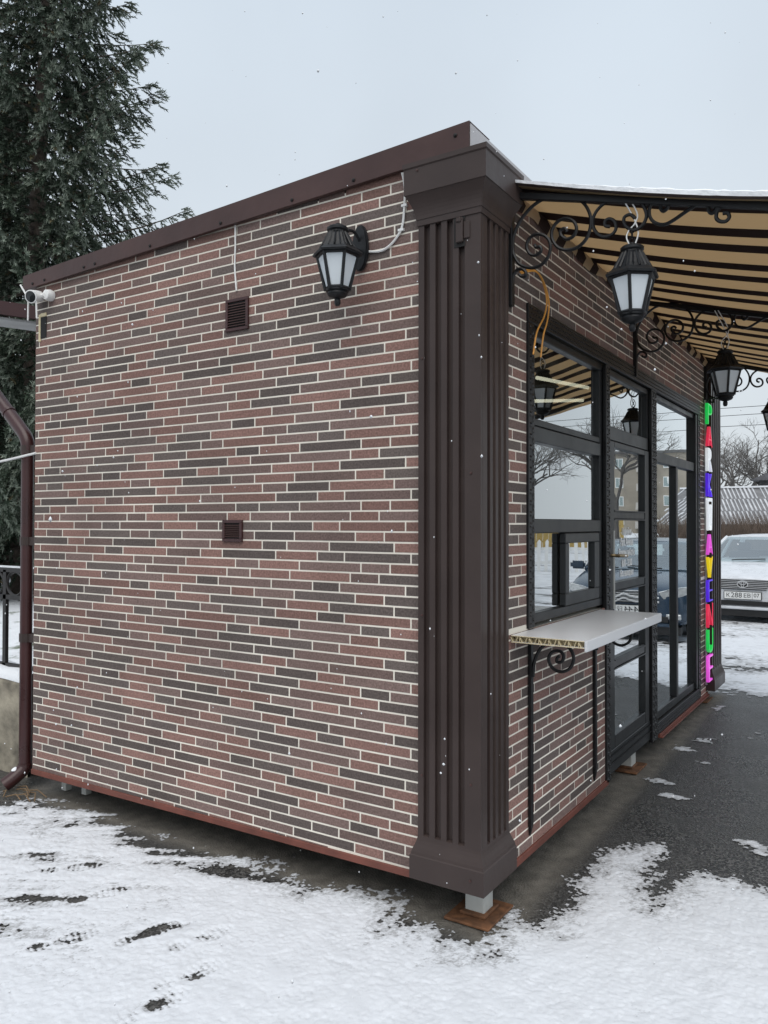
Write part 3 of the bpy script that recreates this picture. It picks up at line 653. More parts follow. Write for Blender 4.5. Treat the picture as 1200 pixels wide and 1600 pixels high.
# ------------------------------------------------------------------ awning on three scroll brackets
aw = thing('awning', 'tan and dark brown striped fabric awning over the kiosk shopfront', 'awning', (0, 0, 0))
def awz(x, y): return 3.195-.262*x-.030*math.sin(math.pi*min(1, x/1.55))-.012*math.sin(math.pi*((y-.28) % 2.13)/2.13)
gx = np.linspace(.015, 1.55, 26); gy = np.linspace(.235, 4.80, 60)
V = [(x, y, awz(x, y)) for y in gy for x in gx]; n = len(gx)
F = [(j*n+i, j*n+i+1, (j+1)*n+i+1, (j+1)*n+i) for j in range(len(gy)-1) for i in range(n-1)]
o = obj('fabric', from_np('fabric', V, F, M['awning'], smooth=True), aw)
sm = o.modifiers.new('s', 'SOLIDIFY'); sm.thickness = .002
V = []; F = []; yy = np.linspace(.36, 4.58, 90)
for y in yy:
    dr = .060+.030*abs(math.sin(y*5.9)); V += [(.012, y, 3.190), (.018+.02*abs(math.sin(y*5.9)), y, 3.190-dr*.6), (.014, y, 3.19-dr)]
for j in range(len(yy)-1):
    for k in range(2): a = j*3+k; F.append((a, a+1, a+4, a+3))
obj('back_flap', from_np('back_flap', V, F, M['awning'], smooth=True), aw)
hm = MB(); hm.tube([(x, .232, awz(x, .235)+.004) for x in gx], .011, 6); hm.build('hem', M['brown'], aw, smooth=True)
rl = MB().tube([(1.555, .23, awz(1.55, .3)), (1.555, 4.80, awz(1.55, .3))], .016, 8); rl.build('front_rail', M['black'], aw)
sn = MB(); p_ = []; rs = random.Random(3); k = 0
for x in np.linspace(.04, 1.54, 60):
    h = (.002+.012*min(1, max(0, (x-.12)*2.0)))*rs.uniform(.65, 1.15)
    for y_, zz in ((.2185, .0), (.2175, .012+h*.5), (.236, .016+h), (.30, .014+h*.8), (.35, .003)): p_.append((x, y_+rs.uniform(-.002, .002), awz(x, max(.236, y_))+zz))
nn = 5; sn.add(p_, [(i*nn+j, i*nn+j+1, (i+1)*nn+j+1, (i+1)*nn+j) for i in range(59) for j in range(nn-1)])
sn.build('snow_layer', M['snowcap'], aw, smooth=True)

S1 = [(.125, 2.91), (.129, 2.897), (.15, 2.895), (.153, 2.875), (.129, 2.862), (.103, 2.872), (.087, 2.905), (.098, 2.94), (.135, 2.953), (.176, 2.934), (.196, 2.896), (.188, 2.849), (.155, 2.816), (.109, 2.81), (.056, 2.834), (.028, 2.88), (.020, 2.932), (.034, 2.988), (.067, 3.04), (.119, 3.083), (.181, 3.104), (.242, 3.103), (.301, 3.08), (.345, 3.041), (.37, 2.991), (.373, 2.943), (.357, 2.894), (.32, 2.863), (.271, 2.858), (.229, 2.878), (.204, 2.919), (.204, 2.958), (.226, 2.987), (.261, 2.995), (.296, 2.978), (.312, 2.946), (.301, 2.915), (.271, 2.905), (.246, 2.923), (.241, 2.946), (.259, 2.953), (.27, 2.94)]
S2 = [(.454, 2.922), (.435, 2.93), (.435, 2.949), (.454, 2.954), (.475, 2.936), (.479, 2.908), (.463, 2.888), (.43, 2.884), (.402, 2.902), (.384, 2.936), (.385, 2.974), (.407, 3.007), (.445, 3.029), (.496, 3.033), (.538, 3.025), (.583, 2.99), (.603, 2.94), (.587, 2.901), (.551, 2.887), (.517, 2.915), (.513, 2.947), (.538, 2.954), (.558, 2.934)]
S3 = [(.661, 2.972), (.658, 2.953), (.669, 2.94), (.686, 2.951), (.687, 2.975), (.669, 2.99), (.645, 2.993), (.622, 2.978), (.613, 2.948), (.623, 2.915), (.648, 2.893), (.677, 2.886), (.71, 2.897), (.751, 2.918), (.791, 2.937), (.822, 2.95), (.846, 2.948), (.865, 2.929), (.867, 2.908), (.853, 2.893), (.84, 2.902), (.838, 2.923)]
S4 = [(.953, 2.915), (.907, 2.921), (.884, 2.913), (.869, 2.893), (.867, 2.871), (.88, 2.856), (.901, 2.852), (.913, 2.865), (.907, 2.882), (.89, 2.884)]
S5 = [(.018, 2.707), (.020, 2.771), (.036, 2.808), (.061, 2.814), (.082, 2.797), (.08, 2.778), (.061, 2.781), (.053, 2.792)]
def make_bracket(lab):
    b = thing('scroll_bracket', lab, 'bracket', (0, .28, 0), 0, 'wrought iron awning brackets')
    MB().box(.0, .024, -.016, .016, 2.655, 3.165).build('post', M['black'], b, bevel=.002)
    q = MB(); q.hexa([(.024, -.014, 3.130), (1.54, -.014, 2.738), (1.54, .014, 2.738), (.024, .014, 3.130), (.024, -.014, 3.160), (1.54, -.014, 2.768), (1.54, .014, 2.768), (.024, .014, 3.160)])
    q.build('arm', M['black'], b, bevel=.002)
    for s in (S1, S2, S3, S4, S5):
        MB().tube([(x, 0, z) for x, z in crom(s, 4)], .0075, 6).build('scroll', M['black'], b, smooth=True)
    return b
bk = make_bracket('black wrought iron scroll bracket beside the near fluted pilaster')
for y, lb in ((2.28, 'black wrought iron scroll bracket above the glass door'), (4.56, 'black wrought iron scroll bracket beside the far pilaster')):
    c = copy_tree(bk); c.location.y = y; c['label'] = lb

# ------------------------------------------------------------------ lanterns
def make_lantern(name, lab, group):
    t = thing(name, lab, 'lantern', (0, 0, 0), 0, group); n6 = math.pi/6
    cp = MB(); cp.lathe([(0, .128), (.007, .126), (.008, .116), (.040, .110), (.047, .104), (.047, .094), (.041, .088), (.043, .083)], n=18)
    cp.build('cap', M['lantern'], t, smooth=True)
    rf = MB(); rf.lathe([(.043, .083), (.054, .070), (.063, .050), (.074, .028), (.088, .010), (.104, -.002), (.113, -.010), (.110, -.018), (.088, -.018)], n=6, ph=n6)
    for j in range(18):
        a = 2*math.pi*j/18; cs, sn_ = math.cos(a), math.sin(a); k = .93
        rf.tube([(.044*cs*k, .044*sn_*k, .082), (.064*cs*k, .064*sn_*k, .046), (.084*cs*k, .084*sn_*k, .012)], .0045, 4)
    rf.build('roof', M['lantern'], t)
    fr_ = MB(); ct = [(math.cos(2*math.pi*j/6+n6), math.sin(2*math.pi*j/6+n6)) for j in range(6)]
    for j in range(6):
        a, b = ct[j], ct[(j+1) % 6]
        fr_.tube([(a[0]*.091, a[1]*.091, -.014), (a[0]*.053, a[1]*.053, -.170)], .0075, 5)
        fr_.tube([(a[0]*.090, a[1]*.090, -.020), (b[0]*.090, b[1]*.090, -.020)], .007, 4)
        fr_.tube([(a[0]*.055, a[1]*.055, -.163), (b[0]*.055, b[1]*.055, -.163)], .0075, 4)
    fr_.build('frame', M['lantern'], t)
    for j in range(6):
        a, b = ct[j], ct[(j+1) % 6]; q = MB(); k0, k1, i0 = .0865, .0505, .11
        def pt(u, k, z): return ((a[0]*(1-u)+b[0]*u)*k, (a[1]*(1-u)+b[1]*u)*k, z)
        q.add([pt(.10, k1, -.158), pt(.22, k1*.99, -.163), pt(.78, k1*.99, -.163), pt(.90, k1, -.158), pt(.93, k0, -.030), pt(.84, k0, -.024), pt(.16, k0, -.024), pt(.07, k0, -.030)], [tuple(range(8))])
        q.build('pane', M['frost'], t, fix=False)
    q = MB(); q.lathe([(.0515, -.166), (.0515, -.174), (.044, -.176), (.046, -.186), (.038, -.196), (.020, -.203), (.011, -.206), (.014, -.212), (.014, -.226), (.009, -.236), (0, -.237)], n=14)
    q.build('base_cup', M['lantern'], t, smooth=True)
    MB().lathe([(.0, -.16), (.012, -.16), (.012, -.02), (0, -.02)], n=8).build('bulb_holder', M['white'], t)
    return t
hl = make_lantern('hanging_lantern', 'black hexagonal lantern hanging from the nearest scroll bracket', 'lanterns hanging under the awning')
q = MB(); q.tube(crom([(-.010, 0, .118), (-.022, 0, .150), (-.012, 0, .178), (.012, 0, .205), (.018, 0, .25), (-.04, 0, .36)], 5), .0032, 5); q.tube(crom([(.012, 0, .118), (.024, 0, .16), (.016, 0, .20), (-.005, 0, .25), (-.06, 0, .36)], 5), .0032, 5)
q.build('cord', M['white'], hl, smooth=True)
q = MB()
for k in range(3): q.tube([(.010*math.cos(a)*(k % 2 == 0), .010*math.cos(a)*(k % 2), .135+k*.022+.014*math.sin(a)) for a in np.linspace(0, 2*math.pi, 11)], .0028, 4)
q.build('chain', M['lantern'], hl)
hl.location = (.545, .28, 2.712); hl.rotation_euler.z = R(8)
for loc, rz_, lb in (((.560, 2.28, 2.655), 24, 'black hexagonal lantern hanging in the middle, in front of the glass door'), ((.565, 4.56, 2.668), 3, 'black hexagonal lantern hanging farthest away, cut by the right edge')):
    c = copy_tree(hl); c.location = loc; c.rotation_euler.z = R(rz_); c['label'] = lb
wl = make_lantern('wall_lantern', 'black hexagonal wall lantern on an almond backplate, on the brick end wall', None)
wl.location = (-.607, -.175, 2.880); wl.rotation_euler.z = R(-4)
q = MB(); pts = []
for k in range(16):
    a = 2*math.pi*k/16; pts.append((.046*math.copysign(abs(math.sin(a))**.9, math.sin(a)), .108*math.cos(a)*(.82+.18*abs(math.cos(a)))))
q.prism(pts, lambda a, b, t: (a, t, b+.062), .150, .171); q.build('backplate', M['lantern'], wl, bevel=.006, seg=2)
q = MB(); q.tube(crom([(0, .155, .04), (0, .10, .05), (0, .055, .09), (0, .02, .118), (0, 0, .116)], 6), .012, 8); q.tube(crom([(0, .155, .09), (0, .12, .12), (0, .08, .12), (0, .06, .095), (0, .075, .075)], 6), .007, 6)
q.lathe([(0, 0), (.011, 0), (.011, .006), (0, .008)], c=(.0, .14, .045), n=8); q.build('arm', M['lantern'], wl, smooth=True)
MB().lathe([(0, 0), (.006, 0), (.005, .004), (0, .005)], n=8).build('screw', M['galv'], wl).matrix_local = Matrix.Translation((.0, .149, .045)) @ Matrix.Rotation(R(90), 4, 'X')

# ------------------------------------------------------------------ serving counter outside the window
ct_ = thing('serving_counter', 'white hollow plastic shelf on two black scroll brackets below the kiosk window', 'counter', (0, .3, 1.197))
def loc_(mb): mb.v = [(x, y-.3, z-1.197) for x, y, z in mb.v]; return mb
q = MB().box(.004, .336, .30, 1.56, 1.193, 1.197).box(.004, .336, .30, 1.56, 1.165, 1.169); loc_(q).build('board', M['pvc'], ct_)
loc_(MB().box(.336, .348, .298, 1.562, 1.150, 1.1985)).build('front_lip', M['pvc'], ct_, bevel=.004, seg=2)
q = MB()
for k in range(22):
    x = .008+k*.0148
    if k % 3 == 2: q.box(x+.005, x+.007, .300, .33, 1.169, 1.193)
    else: sg = 1 if k % 3 else -1; q.hexa([(x, .3, 1.169), (x+.002, .3, 1.169), (x+.002, .33, 1.169), (x, .33, 1.169), (x+sg*.011, .3, 1.193), (x+sg*.011+.002, .3, 1.193), (x+sg*.011+.002, .33, 1.193), (x+sg*.011, .33, 1.193)])
q.box(.004, .336, .2985, .2998, 1.1655, 1.1685).box(.004, .336, .2985, .2998, 1.1935, 1.1965)
loc_(q).build('rib', M['pvc_cut'], ct_)
loc_(MB().box(.006, .334, .335, 1.55, 1.1695, 1.1925)).build('core', M['pvc_cut'], ct_)
SH = [(.023, .982), (.025, 1.027), (.037, 1.073), (.064, 1.12), (.107, 1.147), (.16, 1.150), (.202, 1.125), (.217, 1.086), (.202, 1.041), (.16, 1.019), (.117, 1.033), (.099, 1.072), (.117, 1.105), (.15, 1.113), (.17, 1.094), (.163, 1.066), (.14, 1.062), (.14, 1.079), (.152, 1.09)]
for y in (.505, 1.44):
    q = MB(); q.box(.004, .020, y-.014, y+.014, .30, 1.163); q.hexa([(.004, y-.003, .245), (.010, y-.003, .245), (.010, y+.003, .245), (.004, y+.003, .245), (.004, y-.014, .30), (.020, y-.014, .30), (.020, y+.014, .30), (.004, y+.014, .30)])
    b = loc_(q).build('support_bar', M['black'], ct_, bevel=.0015)
    q = MB().tube([(x, y, z) for x, z in crom(SH, 4)], .008, 6); q.box(.020, .32, y-.01, y+.01, 1.1575, 1.1645)
    loc_(q).build('scroll', M['black'], b, smooth=True)

# ------------------------------------------------------------------ lit letter sign running down the far wall strip
sg_ = thing('letter_sign', 'column of lit coloured letters reading PARK AVENUE beside the far pilaster', 'sign', (.0, 4.54, .28))
cols = dict(g=(.01, .62, .09), r=(.85, .03, .09), w=(.80, .84, .88), b=(.09, .02, .80), m=(.85, .10, .75), y=(.90, .68, .01))
LM = {k: pm('lit_acrylic', tuple(min(1, v*.9+.03) for v in c), .3, var=.03, emit=c, es=.42) for k, c in cols.items()}
for ch, z1, z0, k in (('P', 2.76, 2.575, 'g'), ('A', 2.560, 2.380, 'r'), ('R', 2.365, 2.160, 'w'), ('K', 2.140, 1.935, 'b'), ('A', 1.600, 1.420, 'm'), ('V', 1.400, 1.215, 'y'), ('E', 1.195, 1.005, 'b'), ('N', .985, .780, 'r'), ('U', .760, .550, 'g'), ('E', .530, .300, 'm')):
    h = z1-z0; me = text_mesh(ch, h/.72, LM[k], .010, bevel=.004, bold=-.010)
    co = np.zeros(len(me.vertices)*3); me.vertices.foreach_get('co', co); co = co.reshape(-1, 3)
    mn, mx_ = co.min(0), co.max(0); co[:, 0] = (co[:, 0]-(mn[0]+mx_[0])/2)*(.185/(mx_[0]-mn[0])); co[:, 1] = (co[:, 1]-mn[1])*h/(mx_[1]-mn[1])
    me.vertices.foreach_set('co', co.ravel()); me.update()
    o = obj('letter', me, sg_); o.matrix_local = Matrix.Translation((.042, 0, z0-.28)) @ FRONT
q = MB()
z0, z1 = 1.64-.28, 1.905-.28
for p in ([(.042, -.085, z1), (.042, -.06, z0), (.042, .06, z0), (.042, .085, z1), (.042, -.085, z1)], [(.042, -.055, z1-.04), (.042, -.04, z0+.03), (.042, .04, z0+.03), (.042, .055, z1-.04)]): q.tube(p, .014, 6)
q.box(.03, .054, -.09, .09, z1-.012, z1+.018); q.build('cup_outline', LM['w'], sg_)
q = MB(); q.box(.004, .020, -.006, .006, -.02, 2.52)
for z in np.linspace(.05, 2.45, 11): q.box(.004, .03, -.05, .05, z-.006, z+.006)
q.build('mounting_rail', M['galv'], sg_)

# ------------------------------------------------------------------ cables and camera
def cable(name, lab, pts, r, mat, cat='cable', n=5):
    o = MB().tube(crom(pts, n), r, 6).build(name, M[mat], None, smooth=True); return tag(o, lab, cat)
c = cable('wall_cable', 'short white cable running down to the upper wall vent', [(-1.376, -.006, 3.215), (-1.374, -.007, 3.1), (-1.378, -.006, 3.0), (-1.366, -.006, 2.872)], .0045, 'white')
c = cable('wall_cable', 'white cable curving from the fascia to the wall lantern', [(-.362, -.034, 3.225), (-.364, -.008, 3.17), (-.367, -.008, 3.07), (-.381, -.008, 2.99), (-.43, -.008, 2.935), (-.488, -.008, 2.912), (-.56, -.008, 2.922)], .0055, 'white')
q = MB()
for z, x in ((3.09, -.366), (2.985, -.383)): q.box(x-.014, x+.014, -.014, -.001, z-.005, z+.005)
for ch in (q.build('clip', M['white'], c),): pass
c = cable('loose_wire', 'orange wires dangling from the wall beside the near bracket', [(.004, .40, 2.842), (.04, .47, 2.865), (.045, .56, 2.845), (.045, .625, 2.765), (.043, .60, 2.68), (.045, .50, 2.58), (.046, .455, 2.47)], .004, 'orange', 'wire')
MB().tube(crom([(.004, .405, 2.836), (.046, .48, 2.86), (.052, .57, 2.83), (.052, .635, 2.755), (.05, .62, 2.66), (.052, .565, 2.58), (.05, .535, 2.47)], 5), .004, 6).build('second_wire', M['orange'], c, smooth=True)
sc_ = thing('security_camera', 'white round security camera with antennas under the fascia at the left corner', 'camera', (-2.965, -.075, 3.072))
ax = Vector((.27, -.72, -.22)).normalized(); qm = ax.to_track_quat('Z', 'Y').to_matrix().to_4x4()
MB().lathe([(0, -.075), (.022, -.070), (.034, -.045), (.038, -.01), (.040, .03), (.040, .042), (.034, .044), (.034, .040)], n=20).build('body', M['white'], sc_, smooth=True).matrix_local = qm
MB().lathe([(0, .041), (.033, .041), (.033, .0425), (.012, .046), (0, .048)], n=20).build('lens', M['lens'], sc_, smooth=True).matrix_local = qm
MB().lathe([(0, 0), (.033, 0), (.036, .02), (.03, .045), (0, .05)], n=16).build('mount', M['white'], sc_, smooth=True).matrix_local = Matrix.Translation((.065, .072, .01)) @ Matrix.Rotation(R(90), 4, 'X')
MB().tube([(.062, .03, .008), (.0, .04, .01), (-.01, .03, .005)], .016, 8).build('neck', M['white'], sc_, smooth=True)
for p in ([(-.055, -.01, -.14), (-.05, -.012, -.02), (-.055, -.012, .0), (-.12, -.02, .085)], [(.035, -.01, -.14), (.030, -.012, -.02)]):
    MB().tube([tuple(v) for v in p], .0055, 6).build('antenna', M['white'], sc_, smooth=True)

# ------------------------------------------------------------------ drainpipe, neighbour eave, fence and wall on the left
dp = thing('drainpipe', 'dark maroon drainpipe running down beside the kiosk left corner', 'drainpipe', (-3.235, .06, .03))
MB().tube([(0, 0, .10), (0, 0, 2.13)], .038, 16).build('pipe', M['maroon'], dp, smooth=True)
MB().tube(crom([(0, 0, 2.10), (0, 0, 2.165), (-.022, 0, 2.215), (-.07, 0, 2.262)], 5)+[Vector((-.60, 0, 2.72))], .042, 16).build('elbow', M['maroon'], dp, smooth=True)
MB().tube([(-.20, 0, 2.376), (-.215, 0, 2.389)], .046, 16).build('joint_collar', M['maroon'], dp)
MB().tube(crom([(0, 0, .13), (0, -.005, .10), (-.02, -.06, .05), (-.045, -.11, .012)], 4), .044, 14).build('outlet_shoe', M['maroon'], dp, smooth=True)
MB().lathe([(0, .014), (.014, .012), (.022, .004), (.024, -.004), (0, -.01)], n=10, sy=1.5).build('snow_cap', M['snowcap'], dp, smooth=True).location = (-.018, -.045, .100)
for z in (2.13, 1.545, .93):
    q = MB().tube([(0, 0, z-.026), (0, 0, z+.026)], .043, 16); q.box(.03, .175, -.012, .012, z-.026, z+.026); q.build('strap', M['brown'], dp)
for k in range(8):
    a = br.uniform(-.6, .9); p0 = Vector((-3.22+br.uniform(-.05, .12), -.03+br.uniform(-.10, .06), .012)); l = br.uniform(.10, .26)
    d = Vector((math.cos(a)*l, -math.sin(a)*l*.5, .005))
    tag(MB().tube([p0, p0+d*.5+Vector((0, .02, .018)), p0+d], .0035, 5).build('twig', pm('dry_twig', (.20, .13, .07), .8), None), 'dry brown twig lying in the litter at the drainpipe outlet', 'twig', 'twigs at the drainpipe outlet')
ev = thing('neighbour_eave', 'maroon eave edge with pale soffit of the building left of the kiosk', 'eave', (-3.7, 1.0, 0))
A = Vector((-4.05, .62, 3.30)); B = Vector((-3.55, 1.9, 3.30)); d = (B-A).normalized(); A2 = A-d*1.5; B2 = B+d*.6; nrm = Vector((-d.y, d.x, 0))
def eb(n0, n1, z0, z1):
    q = [p+nrm*nn_ for z in (z0, z1) for p, nn_ in ((A2, n0), (B2, n0), (B2, n1), (A2, n1))]
    return [(p.x+3.7, p.y-1.0, (z0 if k < 4 else z1)) for k, p in enumerate(q)]
MB().hexa(eb(-.02, .02, 3.235, 3.335)).build('fascia_board', M['maroon'], ev)
MB().hexa(eb(.021, .26, 3.205, 3.225)).build('soffit', pm('pale_soffit', (.45, .45, .45), .6), ev)
MB().hexa(eb(.021, .26, 3.30, 3.32)).build('roof_sheet', M['maroon'], ev)
lw = thing('low_wall', 'stained concrete low wall with a snow cap left of the drainpipe', 'wall', (-3.4, .30, 0))
gx = np.linspace(-5.6, -.0, 44); zz = [0, .1, .22, .34, .46, .56, .60]
V = []; F = []
for i, x in enumerate(gx):
    for z in zz: V.append((x, -.11-.012*math.sin(x*7)*math.sin(z*9)-.01*float(vnoise(np.array(x*9.), np.array(z*9.), 2)), z))
    V.append((x, -.09, .635+.01*math.sin(x*11))); V.append((x, .12, .64)); V.append((x, .14, 0))
m_ = len(zz)+3
F = [(i*m_+j, (i+1)*m_+j, (i+1)*m_+j+1, i*m_+j+1) for i in range(len(gx)-1) for j in range(m_-1)]
o = obj('concrete_body', from_np('concrete_body', V, F, M['conc'], smooth=True), lw)
V = []
for x in gx:
    h = .055+.02*math.sin(x*6.1)+.01*math.sin(x*17); V += [(x, -.105, .622+.006*math.sin(x*13)), (x, -.10, .65+h*.5), (x, -.05, .645+h), (x, .09, .645+h), (x, .13, .64)]
F = [(i*5+j, (i+1)*5+j, (i+1)*5+j+1, i*5+j+1) for i in range(len(gx)-1) for j in range(4)]
obj('snow_cap', from_np('snow_cap', V, F, M['snowcap'], smooth=True), lw)
fc = thing('iron_fence', 'dark iron fence with ring scrolls on top of the low wall', 'fence', (-3.4, .30, .66))
for z in (.030, .510, .700): MB().box(-5.6, -.05, -.012, .012, z-.016, z+.016).build('rail', M['fence'], fc)
for k in range(9):
    x = -.45-.62*k; MB().box(x-.018, x+.018, -.012, .012, 0, .70).build('post', M['fence'], fc)
    for s in (-1, 1):
        MB().tube([(x+s*.118+.098*math.cos(a), -.002, .605+.084*math.sin(a)) for a in np.linspace(0, 2*math.pi, 25)], .011, 6).build('ring', M['fence'], fc)
MB().box(-5.55, -.06, -.013, .013, .7165, .728).build('snow_line', M['snowcap'], fc)
c = cable('line_cable', 'white cable stretched from the left towards the kiosk corner', [(-5.0, .3, 2.14), (-4.2, .15, 2.10), (-3.6, .03, 2.085), (-3.05, -.004, 2.125)], .008, 'white')
c = cable('line_cable', 'thin dark cable behind the drainpipe near the spruce', [(-6.5, 2.5, 2.9), (-5.0, 1.6, 3.02), (-4.2, 1.0, 3.03), (-3.07, .3, 3.0)], .006, 'black')
lx = np.array([-60, -30, -16, -9, -6, -4.6, -3.3]); ly = np.array([.46, 2, 4, 7, 11, 16, 26, 60.])
GX, GY = np.meshgrid(lx, ly); Z = gz(GX, GY)+.02+.25*np.clip((GY-.46)/3, 0, 1)*np.clip((-3.3-GX)/3, 0, 1)
V = np.stack([GX.ravel(), GY.ravel(), Z.ravel()], 1); nx = len(lx)
struct(obj('lawn', from_np('lawn', V, [(j*nx+i, j*nx+i+1, (j+1)*nx+i+1, (j+1)*nx+i) for j in range(len(ly)-1) for i in range(nx-1)], M['lawn'])))

# ------------------------------------------------------------------ spruce
M['bark'] = pm('spruce_bark', (.085, .068, .055), .9, var=.35, scale=9, bump=.8, bscale=25, bdist=.02)
M['needle'] = pm('spruce_needles', (.045, .064, .043), .75, var=.35, scale=3, spec=.3)
M['needle2'] = pm('frosted_needles', (.175, .205, .165), .8, var=.30, scale=4, spec=.3)
M['needle3'] = pm('dry_needles', (.095, .082, .045), .8, var=.3, scale=4, spec=.2)
def spruce(name, lab, base, H, lean, Lmax, seed, zlow=.9, r0=.20):
    rs = np.random.default_rng(seed); t = thing(name, lab, 'tree', base)
    def tp(z): return np.array([lean[0]*z/H + .04*math.sin(z*.6), lean[1]*z/H, z])
    zs = np.linspace(-.2, H, 24); MB().tube([tuple(tp(z)) for z in zs], [r0*(1-.93*max(0, z)/H)*(1.25 if z < .1 else 1) for z in zs], 10).build('trunk', M['bark'], t, smooth=True)
    wood = MB(); tw0 = []; tw1 = []; fr = []
    z = zlow
    while z < H-.25:
        k = rs.integers(6, 9); Lz = Lmax*(max(0.02, 1-z/(H*1.01)))**.72
        a0 = rs.random()*6.28
        for j in range(k):
            if rs.random() < .12: continue
            a = a0+6.283*j/k+rs.normal(0, .22); L = Lz*rs.uniform(.72, 1.12); dh = np.array([math.cos(a), math.sin(a), 0])
            side = np.array([-dh[1], dh[0], 0]); c0 = tp(z+rs.normal(0, .08)); up0 = rs.uniform(-.28, .02); cv = rs.uniform(.18, .42)
            ts = np.linspace(0, 1, 7); pts = [c0+dh*L*q+np.array([0, 0, L*(up0*q+cv*q*q)]) for q in ts]
            if L > .5: wood.tube([tuple(p) for p in pts], [max(.006, .032*L/2.5*(1-.85*q)) for q in ts], 4, caps=False)
            ns = int(6+L*9)
            for m in range(ns):
                q = .18+.82*(m+rs.random())/ns; i = min(5, int(q*6)); f_ = q*6-i; p = pts[i]*(1-f_)+pts[i+1]*f_
                sl = (.16+.30*L*(1-q)**.8)*rs.uniform(.6, 1.2); sgn = 1 if m % 2 else -1
                hang = rs.uniform(.15, 1.0)*(1 if q < .85 else .3)
                d = dh*rs.uniform(.35, .8)+side*sgn*rs.uniform(.5, 1)*(1.15-q)+np.array([0, 0, -hang]); d /= np.linalg.norm(d)
                nt_ = max(3, int(sl/.062))
                for e in range(nt_):
                    s0 = p+d*sl*(e/nt_)+np.array([0, 0, -.25*sl*(e/nt_)**2]); dd = d+rs.normal(0, .28, 3); dd /= np.linalg.norm(dd)
                    l = rs.uniform(.11, .20); tw0.append(s0); tw1.append(dd*l)
                    fr.append(2 if rs.random() < .03 else (1 if rs.random() < (.50 if q > .45 else .22) else 0))
            for e in range(3):
                dd = dh+np.array([0, 0, .25])+rs.normal(0, .25, 3); dd /= np.linalg.norm(dd); tw0.append(pts[-1]-dh*.05*e); tw1.append(dd*.16); fr.append(1)
        z += rs.uniform(.20, .34)*(1 if z < H*.6 else .8)
    wood.build('branches', M['bark'], t, fix=False)['kind'] = 'stuff'
    P0 = np.array(tw0); D = np.array(tw1); fr = np.array(fr); N = len(P0); nb = 9
    ln = np.linalg.norm(D, axis=1, keepdims=True); Dn = D/ln
    ref = np.where(np.abs(Dn[:, 2:3]) < .9, np.array([[0, 0, 1.]]), np.array([[1., 0, 0]])); A_ = np.cross(Dn, ref); A_ /= np.linalg.norm(A_, axis=1, keepdims=True); B_ = np.cross(Dn, A_)
    Vs = []
    for b in range(nb):
        an = 6.283*b/nb*2.4+rs.random((N, 1))*.8; o_ = A_*np.cos(an)+B_*np.sin(an); u = (b+.3)/nb
        st = P0+D*u*.85; tip = st+Dn*ln*.34+o_*ln*rs.uniform(.18, .36, (N, 1)); wv = np.cross(Dn, o_)*.015
        Vs += [st-wv, st+wv, tip]
    wv = A_*.008; Vs += [P0-wv, P0+wv, P0+D*1.1]
    V = np.stack(Vs, 1).reshape(-1, 3); F = np.arange(len(V)).reshape(-1, 3); mi = np.repeat(fr, nb+1)
    o = obj('crown', from_np('crown', V, F, [M['needle'], M['needle2'], M['needle3']], mi=mi), t)
    o['kind'] = 'stuff'
    return t
spruce('spruce_tree', 'tall frosted spruce rising behind the left corner of the kiosk', (-12.15, 5.80, .3), 16.5, (.55, .15), 3.65, 4, .75, .235)
spruce('spruce_tree', 'spruce mostly cut off by the left edge, low branches beside the drainpipe', (-17.5, 8.6, .3), 13.0, (.1, 0), 3.4, 9, .5, .2)

# ------------------------------------------------------------------ bare trees, brush, roofs beyond the lot
M['twig'] = pm('hazed_bark', (.115, .108, .102), .9, var=.25, scale=6)  # bark colour lightened to suggest haze over the far trees
M['brush'] = pm('dry_brush', (.115, .085, .066), .9, var=.35, scale=3)
def bare_tree(lab, base, H, seed, spread=.62):
    rs = random.Random(seed); t = thing('bare_tree', lab, 'tree', base, 0, 'bare trees beyond the parking lot'); br_ = MB()
    segs = [0]
    def grow(p, d, l, r, dep):
        if dep == 0 or segs[0] > 2600: return
        segs[0] += 1
        mid = p+d*l*.5+Vector((rs.gauss(0, .05), rs.gauss(0, .05), rs.gauss(0, .03)))*l; e = p+d*l
        br_.tube([p, mid, e], [r, r*.85, r*.7], 3 if dep < 4 else 5, caps=False)
        for k in range(rs.choice((2, 3, 3)) if dep > 2 else rs.choice((2, 3))):
            nd = (d+Vector((rs.gauss(0, spread), rs.gauss(0, spread), rs.gauss(.12, .3)))).normalized()
            grow(p+d*l*rs.uniform(.55, 1.0), nd, l*rs.uniform(.62, .84), max(.0045, r*.60), dep-1)
    MB().tube([(0, 0, -.3), (.05, 0, H*.16), (0, 0, H*.32)], [H*.024, H*.019, H*.017], 7).build('trunk', M['twig'], t, smooth=True)
    for k in range(4):
        a = k*1.6+rs.random(); grow(Vector((0, 0, H*.30)), Vector((math.cos(a)*.6, math.sin(a)*.6, 1)).normalized(), H*.24, H*.012, 7)
    o = br_.build('crown', M['twig'], t, fix=False); o['kind'] = 'stuff'
bare_tree('largest bare tree above the slatted roof, right of the far pilaster', (-5.75, 46, .32), 7.6, 2)
bare_tree('bare tree close beside the far pilaster, behind the slatted roof', (-6.3, 40, .32), 6.2, 12)
bare_tree('bare tree at the right edge, behind the hanging lantern', (-3.6, 42, .32), 6.8, 23)
bare_tree('bare tree at the right of the lot, seen only in the shopfront glass', (9.5, 34, .32), 8.0, 31)
bare_tree('bare tree near the yellow shed, seen only in the shopfront glass', (14, 33, .32), 7.0, 37)
N = 17000; X = rng.uniform(-13, 4.6, N); Y = rng.uniform(20.6, 23.5, N); H = (1.25+.7*fbm(X*.6, Y*0+3, 3, 4))*rng.uniform(.5, 1.1, N)
